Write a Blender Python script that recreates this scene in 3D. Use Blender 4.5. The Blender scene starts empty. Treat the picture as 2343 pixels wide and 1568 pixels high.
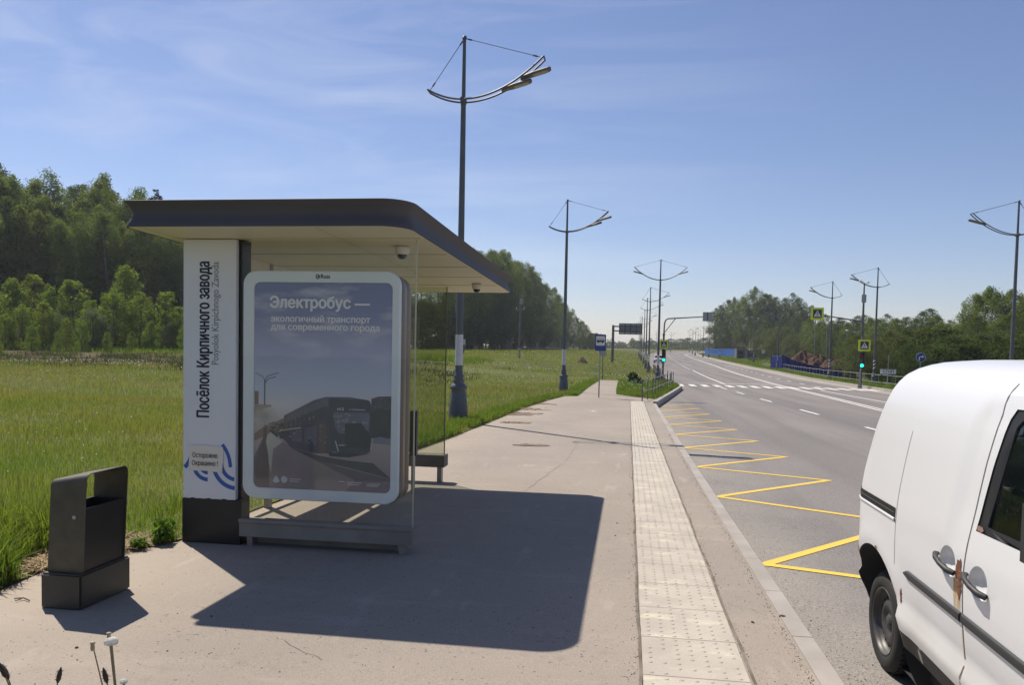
import bpy, bmesh, math, random
import numpy as np
from mathutils import Vector, Matrix
from mathutils.geometry import delaunay_2d_cdt

SC = bpy.context.scene
COL = SC.collection
rad = math.radians

# ------------------------------------------------------------------ camera
YAW, PITCH, ROLL = rad(8.4), rad(-2.6), rad(1.15)
cam_d = bpy.data.cameras.new('camera')
cam = bpy.data.objects.new('camera', cam_d)
COL.objects.link(cam)
_f = Vector((-math.sin(YAW)*math.cos(PITCH), math.cos(YAW)*math.cos(PITCH), math.sin(PITCH)))
_r = Vector((math.cos(YAW), math.sin(YAW), 0))
_u = _r.cross(_f)
_r2 = _r*math.cos(ROLL) + _u*math.sin(ROLL)
_u2 = -_r*math.sin(ROLL) + _u*math.cos(ROLL)
mw = Matrix((_r2, _u2, -_f)).transposed().to_4x4()
mw.translation = Vector((0, 0, 1.76))
cam.matrix_world = mw
cam_d.sensor_width = 36.0
cam_d.lens = 1800/2343*36
cam_d.shift_y = 0.0405
cam_d.clip_start, cam_d.clip_end = 0.05, 6000
SC.camera = cam

# ------------------------------------------------------------------ sky, sun, exposure
SUN_TO = Vector((-0.50, 0.485, 1.0)).normalized()
SUN_EL = math.asin(SUN_TO.z)
SUN_AZ = math.atan2(SUN_TO.x, SUN_TO.y)          # from +Y towards +X
W = bpy.data.worlds.new('World'); SC.world = W; W.use_nodes = True
nt = W.node_tree; nt.nodes.clear()
n_out = nt.nodes.new('ShaderNodeOutputWorld')
n_bg = nt.nodes.new('ShaderNodeBackground'); n_bg.inputs['Strength'].default_value = 0.088
n_sky = nt.nodes.new('ShaderNodeTexSky'); n_sky.sky_type = 'NISHITA'; n_sky.sun_disc = False
n_sky.sun_elevation = SUN_EL; n_sky.sun_rotation = SUN_AZ
n_sky.air_density = 1.0; n_sky.dust_density = 0.3; n_sky.ozone_density = 4.0; n_sky.altitude = 100
# thin cirrus, laid out by direction of view (a real sky)
n_tc = nt.nodes.new('ShaderNodeTexCoord')
n_map = nt.nodes.new('ShaderNodeMapping'); n_map.inputs['Rotation'].default_value = (0.15, 0.30, 0.55)
n_map.inputs['Scale'].default_value = (1.0, 7.0, 14.0)
n_n1 = nt.nodes.new('ShaderNodeTexNoise'); n_n1.inputs['Scale'].default_value = 1.5
n_n1.inputs['Detail'].default_value = 7; n_n1.inputs['Roughness'].default_value = 0.58; n_n1.inputs['Distortion'].default_value = 0.7
n_n2 = nt.nodes.new('ShaderNodeTexNoise'); n_n2.inputs['Scale'].default_value = 1.7; n_n2.inputs['Detail'].default_value = 2
n_r1 = nt.nodes.new('ShaderNodeMapRange'); n_r1.inputs[1].default_value = 0.44; n_r1.inputs[2].default_value = 0.76
n_r2 = nt.nodes.new('ShaderNodeMapRange'); n_r2.inputs[1].default_value = 0.42; n_r2.inputs[2].default_value = 0.62
n_sep = nt.nodes.new('ShaderNodeSeparateXYZ')
n_band = nt.nodes.new('ShaderNodeMapRange'); n_band.inputs[1].default_value = 0.62; n_band.inputs[2].default_value = 0.16
n_left = nt.nodes.new('ShaderNodeMapRange'); n_left.inputs[1].default_value = 0.25; n_left.inputs[2].default_value = -0.35
n_m1 = nt.nodes.new('ShaderNodeMath'); n_m1.operation = 'MULTIPLY'
n_m2 = nt.nodes.new('ShaderNodeMath'); n_m2.operation = 'MULTIPLY'
n_m3 = nt.nodes.new('ShaderNodeMath'); n_m3.operation = 'MULTIPLY'
n_m4 = nt.nodes.new('ShaderNodeMath'); n_m4.operation = 'MULTIPLY'; n_m4.inputs[1].default_value = 0.55
n_mix = nt.nodes.new('ShaderNodeMix'); n_mix.data_type = 'RGBA'
n_mix.inputs[7].default_value = (8.4, 8.7, 9.2, 1)
L = nt.links.new
L(n_tc.outputs['Generated'], n_map.inputs['Vector']); L(n_map.outputs[0], n_n1.inputs['Vector'])
L(n_tc.outputs['Generated'], n_n2.inputs['Vector']); L(n_tc.outputs['Generated'], n_sep.inputs[0])
L(n_n1.outputs['Fac'], n_r1.inputs[0]); L(n_n2.outputs['Fac'], n_r2.inputs[0])
L(n_sep.outputs['Z'], n_band.inputs[0]); L(n_sep.outputs['X'], n_left.inputs[0])
L(n_r1.outputs[0], n_m1.inputs[0]); L(n_r2.outputs[0], n_m1.inputs[1])
L(n_m1.outputs[0], n_m2.inputs[0]); L(n_band.outputs[0], n_m2.inputs[1])
L(n_m2.outputs[0], n_m3.inputs[0]); L(n_left.outputs[0], n_m3.inputs[1])
L(n_m3.outputs[0], n_m4.inputs[0]); L(n_m4.outputs[0], n_mix.inputs[0])
n_tint = nt.nodes.new('ShaderNodeMix'); n_tint.data_type = 'RGBA'; n_tint.blend_type = 'MULTIPLY'; n_tint.inputs[0].default_value = 1.0
n_tint.inputs[7].default_value = (1.06, 0.945, 1.0, 1)
L(n_sky.outputs[0], n_tint.inputs[6]); L(n_tint.outputs[2], n_mix.inputs[6]); L(n_mix.outputs[2], n_bg.inputs['Color'])
L(n_bg.outputs[0], n_out.inputs['Surface'])

sun_d = bpy.data.lights.new('sun', 'SUN'); sun_d.energy = 4.8; sun_d.angle = rad(0.5); sun_d.color = (1.0, 0.92, 0.80)
sun = bpy.data.objects.new('sun', sun_d); COL.objects.link(sun)
sun.rotation_euler = (-SUN_TO).to_track_quat('-Z', 'Y').to_euler(); sun.location = (-40, 40, 80)
SC.view_settings.view_transform = 'Standard'; SC.view_settings.look = 'None'
SC.view_settings.exposure = 0.32; SC.view_settings.gamma = 1.0
SC.cycles.max_bounces = 8; SC.cycles.transparent_max_bounces = 16
SC.cycles.diffuse_bounces = 3; SC.cycles.glossy_bounces = 3

# ------------------------------------------------------------------ materials
MATS = {}
def mat(name, col=(0.5, 0.5, 0.5), rough=0.6, metal=0.0, var=0.0, scale=4.0, bump=0.0, bscale=60.0, coat=0.0, spec=0.5, col2=None, detail=6, lo=0.35, hi=0.65, emit=None, estr=0.0, objvar=0.0):
    if name in MATS: return MATS[name]
    m = bpy.data.materials.new(name); m.use_nodes = True
    t = m.node_tree; b = t.nodes['Principled BSDF']
    b.inputs['Roughness'].default_value = rough; b.inputs['Metallic'].default_value = metal
    b.inputs['Coat Weight'].default_value = coat; b.inputs['Specular IOR Level'].default_value = spec
    c4 = (*col, 1)
    src = None
    tc = t.nodes.new('ShaderNodeTexCoord')
    if var > 0 or col2:
        nz = t.nodes.new('ShaderNodeTexNoise'); nz.inputs['Scale'].default_value = scale; nz.inputs['Detail'].default_value = detail
        t.links.new(tc.outputs['Object'], nz.inputs['Vector'])
        mr = t.nodes.new('ShaderNodeMapRange'); mr.inputs[1].default_value = lo; mr.inputs[2].default_value = hi
        t.links.new(nz.outputs['Fac'], mr.inputs[0])
        mx = t.nodes.new('ShaderNodeMix'); mx.data_type = 'RGBA'
        c2 = col2 if col2 else tuple(c*(1-var) for c in col)
        mx.inputs[6].default_value = c4; mx.inputs[7].default_value = (*c2, 1)
        t.links.new(mr.outputs[0], mx.inputs[0]); src = mx.outputs[2]
    else:
        b.inputs['Base Color'].default_value = c4
    if objvar > 0:
        oi = t.nodes.new('ShaderNodeObjectInfo')
        mr2 = t.nodes.new('ShaderNodeMapRange'); mr2.inputs[3].default_value = 1-objvar; mr2.inputs[4].default_value = 1+objvar
        t.links.new(oi.outputs['Random'], mr2.inputs[0])
        hsv = t.nodes.new('ShaderNodeHueSaturation')
        if src: t.links.new(src, hsv.inputs['Color'])
        else: hsv.inputs['Color'].default_value = c4
        t.links.new(mr2.outputs[0], hsv.inputs['Value']); src = hsv.outputs[0]
    if src: t.links.new(src, b.inputs['Base Color'])
    if bump > 0:
        n2 = t.nodes.new('ShaderNodeTexNoise'); n2.inputs['Scale'].default_value = bscale; n2.inputs['Detail'].default_value = 5
        t.links.new(tc.outputs['Object'], n2.inputs['Vector'])
        bp = t.nodes.new('ShaderNodeBump'); bp.inputs['Strength'].default_value = bump; bp.inputs['Distance'].default_value = 0.01
        t.links.new(n2.outputs['Fac'], bp.inputs['Height']); t.links.new(bp.outputs[0], b.inputs['Normal'])
    if emit:
        b.inputs['Emission Color'].default_value = (*emit, 1); b.inputs['Emission Strength'].default_value = estr
    MATS[name] = m
    return m

class NT:
    """tiny helper for hand-built shader trees"""
    def __init__(s, name):
        s.m = bpy.data.materials.new(name); s.m.use_nodes = True; s.t = s.m.node_tree
        s.b = s.t.nodes['Principled BSDF']; s.tc = s.t.nodes.new('ShaderNodeTexCoord'); MATS[name] = s.m
        g = s.t.nodes.new('ShaderNodeNewGeometry'); s.pos = g.outputs['Position']; s.geo = g
    def link(s, a, b): s.t.links.new(a, b)
    def noise(s, scale, detail=5, vec=None, rough=0.5, mapping=None, dist=0.0):
        n = s.t.nodes.new('ShaderNodeTexNoise'); n.inputs['Scale'].default_value = scale
        n.inputs['Detail'].default_value = detail; n.inputs['Roughness'].default_value = rough; n.inputs['Distortion'].default_value = dist
        v = vec if vec is not None else s.pos
        if mapping:
            mp = s.t.nodes.new('ShaderNodeMapping'); mp.inputs['Scale'].default_value = mapping; s.link(v, mp.inputs['Vector']); v = mp.outputs[0]
        s.link(v, n.inputs['Vector']); return n.outputs['Fac']
    def rng(s, v, a, b, c=0.0, d=1.0):
        n = s.t.nodes.new('ShaderNodeMapRange')
        for i, x in zip((1, 2, 3, 4), (a, b, c, d)): n.inputs[i].default_value = x
        s.link(v, n.inputs[0]); return n.outputs[0]
    def mix(s, f, a, b, blend='MIX'):
        n = s.t.nodes.new('ShaderNodeMix'); n.data_type = 'RGBA'; n.blend_type = blend
        for i, x in ((0, f), (6, a), (7, b)):
            if isinstance(x, (tuple, list)): n.inputs[i].default_value = (*x, 1) if len(x) == 3 else x
            elif isinstance(x, (int, float)): n.inputs[i].default_value = x
            else: s.link(x, n.inputs[i])
        return n.outputs[2]
    def math(s, op, a, b=0.0):
        n = s.t.nodes.new('ShaderNodeMath'); n.operation = op
        for i, x in ((0, a), (1, b)):
            if isinstance(x, (int, float)): n.inputs[i].default_value = x
            else: s.link(x, n.inputs[i])
        return n.outputs[0]
    def xyz(s, v=None):
        n = s.t.nodes.new('ShaderNodeSeparateXYZ'); s.link(v if v is not None else s.pos, n.inputs[0]); return n.outputs
    def bump(s, h, strength=0.3, dist=0.01):
        n = s.t.nodes.new('ShaderNodeBump'); n.inputs['Strength'].default_value = strength; n.inputs['Distance'].default_value = dist
        s.link(h, n.inputs['Height']); s.link(n.outputs[0], s.b.inputs['Normal'])
    def color(s, c): s.link(c, s.b.inputs['Base Color'])

# pavement: dusty worn asphalt
def m_pavement():
    s = NT('pavement_asphalt')
    c = s.mix(s.rng(s.noise(0.55, 7, mapping=(1.0, 0.6, 1)), 0.35, 0.68), (0.272, 0.230, 0.194), (0.332, 0.282, 0.236))
    c = s.mix(s.math('MULTIPLY', s.rng(s.noise(1.3, 8, rough=0.65, mapping=(0.5, 2.0, 1)), 0.56, 0.74), 0.5), c, (0.44, 0.385, 0.325))
    c = s.mix(s.math('MULTIPLY', s.rng(s.noise(0.23, 4), 0.5, 0.7), 0.55), c, (0.225, 0.198, 0.178))
    c = s.mix(s.rng(s.noise(140, 3), 0.30, 0.70), s.mix(0.38, c, (0.12, 0.105, 0.09)), s.mix(0.25, c, (0.52, 0.47, 0.40)))
    c = s.mix(s.rng(s.noise(34, 3), 0.67, 0.72), c, (0.12, 0.10, 0.085))
    c = s.mix(s.math('MULTIPLY', s.rng(s.noise(7, 8, rough=0.75), 0.56, 0.72), 0.5), c, (0.20, 0.17, 0.145))
    # trodden dust drifting in from the grass side, dark scuffs
    px = s.xyz()[0]
    c = s.mix(s.math('MULTIPLY', s.rng(s.math('ADD', px, s.math('MULTIPLY', s.noise(0.8, 6), 2.4)), -1.2, -3.2), 0.55), c, (0.43, 0.36, 0.28))
    c = s.mix(s.math('MULTIPLY', s.rng(s.noise(2.6, 8, rough=0.7), 0.60, 0.70), 0.45), c, (0.20, 0.172, 0.15))
    c = s.mix(s.math('MULTIPLY', s.rng(s.noise(5.0, 6, mapping=(1.0, 0.25, 1)), 0.62, 0.72), 0.3), c, (0.45, 0.40, 0.34))
    s.color(c); s.b.inputs['Roughness'].default_value = 0.92; s.b.inputs['Specular IOR Level'].default_value = 0.25
    s.bump(s.noise(110, 4), 0.35, 0.006)
    return s.m
def m_road():
    s = NT('road_asphalt')
    x = s.xyz()[0]
    n = s.noise(0.5, 6, mapping=(1.2, 0.35, 1))
    c = s.mix(s.rng(n, 0.35, 0.7), (0.190, 0.170, 0.158), (0.240, 0.214, 0.198))
    # long wheel-track streaks along the lanes
    c = s.mix(s.math('MULTIPLY', s.rng(s.noise(1.0, 4, mapping=(0.75, 0.03, 1)), 0.45, 0.66), 0.85), c, (0.120, 0.108, 0.106))
    # pale dust gathered along the kerb
    dx = s.math('ADD', x, s.math('MULTIPLY', s.noise(0.9, 6), 2.2))
    c = s.mix(s.math('MULTIPLY', s.rng(dx, 3.6, 2.2), 0.62), c, (0.37, 0.335, 0.285))
    c = s.mix(s.rng(s.noise(85, 3), 0.33, 0.67), s.mix(0.5, c, (0.06, 0.058, 0.06)), s.mix(0.22, c, (0.5, 0.47, 0.44)))
    c = s.mix(s.rng(s.noise(47, 2), 0.66, 0.71), c, (0.05, 0.045, 0.045))
    s.color(c); s.b.inputs['Roughness'].default_value = 0.88; s.b.inputs['Specular IOR Level'].default_value = 0.3
    s.bump(s.noise(90, 4), 0.5, 0.008)
    return s.m
def m_ground():
    s = NT('field_soil')
    p = s.xyz()
    c = s.mix(s.rng(s.noise(0.35, 6), 0.35, 0.65), (0.075, 0.10, 0.022), (0.115, 0.14, 0.032))
    c = s.mix(s.rng(s.noise(9, 5), 0.42, 0.68), c, (0.10, 0.085, 0.042))
    # ploughed brown strip in front of the wood
    y = s.math('ADD', p[1], s.math('MULTIPLY', s.noise(0.08, 4), 16.0))
    strip = s.math('MULTIPLY', s.rng(y, 56, 60), s.rng(y, 80, 77))
    strip = s.math('MULTIPLY', strip, s.rng(p[0], -14, -30))
    strip = s.math('MULTIPLY', strip, s.rng(s.noise(0.35, 6, mapping=(0.5, 1.2, 1)), 0.36, 0.5))
    c = s.mix(strip, c, s.mix(s.noise(1.2, 6), (0.052, 0.024, 0.016), (0.085, 0.055, 0.036)))
    s.color(c); s.b.inputs['Roughness'].default_value = 0.95; s.b.inputs['Specular IOR Level'].default_value = 0.15
    s.bump(s.noise(14, 5), 0.6, 0.05)
    return s.m
def m_leaf(name, c1, c2, trans=0.35, tcol=None, sv=0.12, nscale=0.55):
    m = bpy.data.materials.new(name); m.use_nodes = True; t = m.node_tree; t.nodes.clear(); MATS[name] = m
    N = t.nodes.new; k = t.links.new
    o = N('ShaderNodeOutputMaterial'); g = N('ShaderNodeNewGeometry'); oi = N('ShaderNodeObjectInfo')
    nz = N('ShaderNodeTexNoise'); nz.inputs['Scale'].default_value = nscale; nz.inputs['Detail'].default_value = 3
    k(g.outputs['Position'], nz.inputs['Vector'])
    mr = N('ShaderNodeMapRange'); mr.inputs[1].default_value = 0.35; mr.inputs[2].default_value = 0.65; k(nz.outputs['Fac'], mr.inputs[0])
    mx = N('ShaderNodeMix'); mx.data_type = 'RGBA'; mx.inputs[6].default_value = (*c1, 1); mx.inputs[7].default_value = (*c2, 1)
    k(mr.outputs[0], mx.inputs[0])
    hs = N('ShaderNodeHueSaturation'); k(mx.outputs[2], hs.inputs['Color'])
    a = N('ShaderNodeMapRange'); a.inputs[3].default_value = 0.488; a.inputs[4].default_value = 0.512; k(oi.outputs['Random'], a.inputs[0]); k(a.outputs[0], hs.inputs['Hue'])
    # every leaf clump its own tone (per mesh island)
    b = N('ShaderNodeMapRange'); b.inputs[3].default_value = 1-sv*3; b.inputs[4].default_value = 1+sv*3; k(g.outputs['Random Per Island'], b.inputs[0]); k(b.outputs[0], hs.inputs['Value'])
    d = N('ShaderNodeBsdfDiffuse'); k(hs.outputs[0], d.inputs['Color'])
    tr = N('ShaderNodeBsdfTranslucent')
    tm = N('ShaderNodeMix'); tm.data_type = 'RGBA'; tm.blend_type = 'MULTIPLY'; tm.inputs[0].default_value = 1; k(hs.outputs[0], tm.inputs[6])
    tm.inputs[7].default_value = (*(tcol or (1.5, 1.5, 0.6)), 1); k(tm.outputs[2], tr.inputs['Color'])
    gl = N('ShaderNodeBsdfGlossy'); gl.inputs['Roughness'].default_value = 0.6; gl.inputs['Color'].default_value = (0.3, 0.33, 0.3, 1)
    s1 = N('ShaderNodeMixShader'); s1.inputs[0].default_value = trans; k(d.outputs[0], s1.inputs[1]); k(tr.outputs[0], s1.inputs[2])
    s2 = N('ShaderNodeMixShader'); s2.inputs[0].default_value = 0.03; k(s1.outputs[0], s2.inputs[1]); k(gl.outputs[0], s2.inputs[2])
    k(s2.outputs[0], o.inputs['Surface'])
    return m
def m_glass(name, tint=(0.86, 0.90, 0.84), refl=0.10, rough=0.0, dust_sheen=0.0, dust_sheen_col=(0.6, 0.6, 0.5)):
    m = bpy.data.materials.new(name); m.use_nodes = True; t = m.node_tree; t.nodes.clear(); MATS[name] = m
    N = t.nodes.new; k = t.links.new
    o = N('ShaderNodeOutputMaterial'); tr = N('ShaderNodeBsdfTransparent'); tr.inputs['Color'].default_value = (*tint, 1)
    gl = N('ShaderNodeBsdfGlossy'); gl.inputs['Roughness'].default_value = rough
    fr = N('ShaderNodeLayerWeight'); fr.inputs['Blend'].default_value = .5
    pw = N('ShaderNodeMath'); pw.operation = 'POWER'; pw.inputs[1].default_value = 4.0; k(fr.outputs['Facing'], pw.inputs[0])
    ad = N('ShaderNodeMath'); ad.operation = 'MULTIPLY_ADD'; ad.inputs[1].default_value = 0.45; ad.inputs[2].default_value = refl; k(pw.outputs[0], ad.inputs[0])
    mx = N('ShaderNodeMixShader'); k(ad.outputs[0], mx.inputs[0]); k(tr.outputs[0], mx.inputs[1]); k(gl.outputs[0], mx.inputs[2])
    out = mx.outputs[0]
    if dust_sheen > 0:  # even diffuse film: dust, and on the poster pane a painted sky veil
        df = N('ShaderNodeBsdfDiffuse'); df.inputs['Color'].default_value = (*dust_sheen_col, 1)
        m2 = N('ShaderNodeMixShader'); m2.inputs[0].default_value = dust_sheen; k(out, m2.inputs[1]); k(df.outputs[0], m2.inputs[2]); out = m2.outputs[0]
    k(out, o.inputs['Surface'])
    return m

# ------------------------------------------------------------------ mesh helpers
class G:
    """collects shapes, then builds ONE mesh object (coordinates relative to its parent)"""
    def __init__(s): s.v = []; s.f = []; s.sm = []
    def add(s, vs, fs, smooth=False):
        o = len(s.v); s.v += [tuple(v) for v in vs]
        s.f += [tuple(i+o for i in f) for f in fs]; s.sm += [smooth]*len(fs); return s
    def box(s, x0, x1, y0, y1, z0, z1, bev=0.0):
        if bev > 0:
            b = min(bev, (x1-x0)*.45, (y1-y0)*.45, (z1-z0)*.45)
            bm = bmesh.new(); bmesh.ops.create_cube(bm, size=1.0)
            for v in bm.verts: v.co = Vector(((x0+x1)/2+v.co.x*(x1-x0), (y0+y1)/2+v.co.y*(y1-y0), (z0+z1)/2+v.co.z*(z1-z0)))
            bmesh.ops.bevel(bm, geom=list(bm.edges), offset=b, segments=2, affect='EDGES')
            bm.verts.index_update()
            s.add([v.co[:] for v in bm.verts], [[v.index for v in f.verts] for f in bm.faces]); bm.free(); return s
        v = [(x, y, z) for x in (x0, x1) for y in (y0, y1) for z in (z0, z1)]
        return s.add(v, [(0, 1, 3, 2), (4, 6, 7, 5), (0, 4, 5, 1), (2, 3, 7, 6), (0, 2, 6, 4), (1, 5, 7, 3)])
    def tube(s, path, r, n=8, cap=True, smooth=True):
        P = [Vector(p) for p in path]; R = r if isinstance(r, (list, tuple)) else [r]*len(P)
        vs = []; fs = []
        ref = Vector((0, 0, 1)) if abs((P[-1]-P[0]).normalized().z) < .9 else Vector((0, 1, 0))
        for i, p in enumerate(P):
            t = (P[min(i+1, len(P)-1)]-P[max(i-1, 0)]).normalized()
            a = t.cross(ref).normalized(); b = a.cross(t)
            for k in range(n):
                q = 2*math.pi*k/n; vs.append(p+(a*math.cos(q)+b*math.sin(q))*R[i])
        for i in range(len(P)-1):
            for k in range(n):
                fs.append((i*n+k, i*n+(k+1) % n, (i+1)*n+(k+1) % n, (i+1)*n+k))
        s.add(vs, fs, smooth)
        if cap:
            s.add(vs[:n], [tuple(range(n))[::-1]]); s.add(vs[-n:], [tuple(range(n))])
        return s
    def lathe(s, prof, n=20, c=(0, 0, 0), axis='z', smooth=True):
        vs = []; fs = []
        for (r, h) in prof:
            for k in range(n):
                q = 2*math.pi*k/n; a, b = r*math.cos(q), r*math.sin(q)
                p = (a, b, h) if axis == 'z' else ((h, a, b) if axis == 'x' else (a, h, b))
                vs.append((c[0]+p[0], c[1]+p[1], c[2]+p[2]))
        for i in range(len(prof)-1):
            for k in range(n): fs.append((i*n+k, i*n+(k+1) % n, (i+1)*n+(k+1) % n, (i+1)*n+k))
        return s.add(vs, fs, smooth)
    def poly(s, pts): return s.add(pts, [tuple(range(len(pts)))])
    def prism(s, pts, fn0, fn1):
        """outline pts (2D) put through fn0 / fn1 -> 3D front and back, with sides"""
        n = len(pts); a = [fn0(*p) for p in pts]; b = [fn1(*p) for p in pts]
        s.add(a+b, [tuple(range(n)), tuple(range(2*n-1, n-1, -1))]+[(i, (i+1) % n, n+(i+1) % n, n+i)[::-1] for i in range(n)]); return s
    def grid(s, rows, smooth=True, close=False):
        n = len(rows[0]); vs = [p for r in rows for p in r]; fs = []
        for i in range(len(rows)-1):
            for k in range(n if close else n-1):
                fs.append((i*n+k, i*n+(k+1) % n, (i+1)*n+(k+1) % n, (i+1)*n+k))
        return s.add(vs, fs, smooth)
    def build(s, name, material, parent=None, off=(0, 0, 0), fix=True):
        me = bpy.data.meshes.new(name)
        ox, oy, oz = off
        me.from_pydata([(x-ox, y-oy, z-oz) for x, y, z in s.v], [], s.f)
        me.polygons.foreach_set('use_smooth', s.sm)
        if fix:
            bm = bmesh.new(); bm.from_mesh(me); bmesh.ops.recalc_face_normals(bm, faces=bm.faces); bm.to_mesh(me); bm.free()
        me.materials.append(material); me.update()
        o = bpy.data.objects.new(name, me); COL.objects.link(o)
        if parent: o.parent = parent
        return o
def np_mesh(name, V, F, material, parent=None, smooth=False):
    """V (n,3), F (m,k) int arrays"""
    me = bpy.data.meshes.new(name); n, (m, k) = len(V), F.shape
    me.vertices.add(n); me.vertices.foreach_set('co', np.asarray(V, np.float32).ravel())
    me.loops.add(m*k); me.loops.foreach_set('vertex_index', F.astype(np.int32).ravel())
    me.polygons.add(m); me.polygons.foreach_set('loop_start', np.arange(0, m*k, k, dtype=np.int32))
    me.polygons.foreach_set('use_smooth', np.full(m, smooth))
    me.update(calc_edges=True); me.materials.append(material)
    o = bpy.data.objects.new(name, me); COL.objects.link(o)
    if parent: o.parent = parent
    return o
def tag(o, label=None, cat=None, group=None, kind=None):
    if label: o['label'] = label
    if cat: o['category'] = cat
    if group: o['group'] = group
    if kind: o['kind'] = kind
    return o
def thing(name, loc, label, cat, group=None, rz=0.0):
    o = bpy.data.objects.new(name, None); COL.objects.link(o); o.location = loc; o.rotation_euler = (0, 0, rz)
    o.empty_display_size = 0.2
    return tag(o, label, cat, group)
def dup(root, loc, label=None, group=None, rz=0.0, scale=None):
    r = root.copy(); COL.objects.link(r); r.location = loc; r.rotation_euler = (0, 0, rz)
    if scale: r.scale = scale if isinstance(scale, tuple) else (scale,)*3
    if label: r['label'] = label
    if group: r['group'] = group
    for ch in KIDS(root):
        c = ch.copy(); COL.objects.link(c); c.parent = r
        for g in KIDS(ch):
            d = g.copy(); COL.objects.link(d); d.parent = c
    return r
def KIDS(o): return [c for c in list(o.children)]
def text(body, size, name, material, parent, fn, fit=None, bold=0.0, align='LEFT', spacing=1.0):
    """flat lettering; fn maps text (x,y) to 3D in parent's space"""
    cu = bpy.data.curves.new('txt', 'FONT'); cu.body = body; cu.size = size; cu.align_x = align; cu.space_character = spacing
    cu.resolution_u = 4; cu.fill_mode = 'NONE'
    o = bpy.data.objects.new('txt', cu); COL.objects.link(o)
    dg = bpy.context.evaluated_depsgraph_get()
    me = bpy.data.meshes.new_from_object(o.evaluated_get(dg))
    bpy.data.objects.remove(o); bpy.data.curves.remove(cu)
    c0 = np.array([v.co[:2] for v in me.vertices]); E_ = np.array([e.vertices[:] for e in me.edges]); bpy.data.meshes.remove(me)
    v, _, f, _, _, _ = delaunay_2d_cdt([Vector(c) for c in c0], [tuple(map(int, e)) for e in E_], [], 0, 1e-7)
    co = np.array([p[:] for p in v]); tr = np.array([t for t in f if len(t) == 3]); c = co[tr].mean(axis=1)
    a_, b_ = c0[E_[:, 0]], c0[E_[:, 1]]; up = (a_[None, :, 1] > c[:, None, 1]) != (b_[None, :, 1] > c[:, None, 1])
    xi = a_[None, :, 0]+(c[:, None, 1]-a_[None, :, 1])*(b_-a_)[None, :, 0]/((b_-a_)[None, :, 1]+1e-12)
    tr = tr[((up & (xi > c[:, None, 0])).sum(1) % 2) == 1]
    sx = 1.0
    if fit:
        w = co[:, 0].max()-co[:, 0].min(); sx = fit/w; co[:, 0] = (co[:, 0]-co[:, 0].min())*sx
    F0 = [tuple(map(int, t)) for t in tr]; n = len(co); VS = []; FS = []
    q0, qx, qy = (Vector(fn(*a)) for a in ((0, 0), (1, 0), (0, 1))); nn = (qx-q0).cross(qy-q0).normalized()*.00012
    bb = bold*size                                                 # heavier strokes: the outline laid a few times, a hair apart
    for k, (ax, ay) in enumerate(((-bb, 0), (bb, 0), (0, bb*.7), (0, -bb*.7)) if bold > 0 else ((0, 0),)):
        VS += [tuple(Vector(fn(p[0]+ax, p[1]+ay))+nn*k) for p in co]; FS += [tuple(i+n*k for i in t) for t in F0]
    me = bpy.data.meshes.new(name); me.from_pydata(VS, [], FS)
    me.materials.clear(); me.materials.append(material)
    ob = bpy.data.objects.new(name, me); COL.objects.link(ob); ob.parent = parent
    return ob
def rrect(x0, x1, z0, z1, r, n=5):
    pts = []
    for cx, cz, a in ((x1-r, z1-r, 0), (x0+r, z1-r, 90), (x0+r, z0+r, 180), (x1-r, z0+r, 270)):
        for k in range(n+1):
            q = rad(a+90*k/n); pts.append((cx+r*math.cos(q), cz+r*math.sin(q)))
    return pts

# ------------------------------------------------------------------ lie of the land
_PY = np.array([-60, -30, 0, 5, 10, 16, 25, 40, 58, 82, 120, 200, 300, 500, 900, 2500])*1.1
_PZ = np.array([.5, .3, .08, 0, -.1, -.2, -.32, -.48, -.62, -.72, -.72, -.2, 1.0, 2.6, 4.5, 8.0])*1.1
def prof(Y):
    # smoothed piecewise profile of the road's long section
    d = 1.5 + np.abs(np.asarray(Y, float))*0.05
    return (np.interp(Y-d, _PY, _PZ)+np.interp(Y, _PY, _PZ)+np.interp(Y+d, _PY, _PZ))/3
KERB = 0.165
LEFT = [(-1.6, -60), (-1.6, 2.3), (-1.9, 2.9), (-2.6, 3.25), (-4.9, 3.5), (-5.4, 3.9), (-5.0, 4.45), (-4.25, 4.72), (-4.33, 5.27), (-4.1, 6.0), (-3.92, 6.44), (-3.95, 8.0), (-3.9, 11.0),
        (-3.82, 14), (-3.74, 16.8), (-3.69, 21.3), (-3.6, 27.5), (-3.3, 33), (-2.98, 36.6), (-2.35, 37.6), (-2.42, 48), (-2.26, 63.3), (-0.77, 63.5), (-0.66, 52), (-0.58, 40.5), (0.70, 37.6), (1.28, 36.7)]
DIAG = [(1.28, 36.7), (3.35, 53.2), (3.42, 57)]                 # grass edge behind the island kerb
ROADL = [(3.42, 57), (3.4, 62), (3.3, 80), (3.35, 105), (3.7, 140), (4.3, 180), (5.4, 230), (8.0, 300), (13.5, 355), (24, 390), (42, 406), (75, 418), (160, 430)]
ROADR = [(18.6, -60), (18.4, 30), (18.4, 60), (19.4, 89), (21.6, 125), (22.0, 150), (23.2, 190), (24.4, 225), (25.0, 265), (26.5, 312), (32, 345), (46, 366), (75, 378), (160, 388)]
CENT = [(9.4, -60), (10.2, 20), (10.9, 36), (11.6, 48), (12.4, 69), (13.6, 97), (16.3, 153), (18.2, 212), (19.3, 262), (21.0, 305), (26, 345), (38, 376), (70, 394), (160, 408)]
PAVED = np.array(LEFT + DIAG[1:] + ROADL[1:] + ROADR[::-1])
def inside(P, X, Y):
    r = np.zeros(np.shape(X), bool); n = len(P); j = n-1
    for i in range(n):
        xi, yi = P[i]; xj, yj = P[j]
        c = ((yi > Y) != (yj > Y)) & (X < (xj-xi)*(Y-yi)/(yj-yi+1e-12)+xi); r ^= c; j = i
    return r
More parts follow.
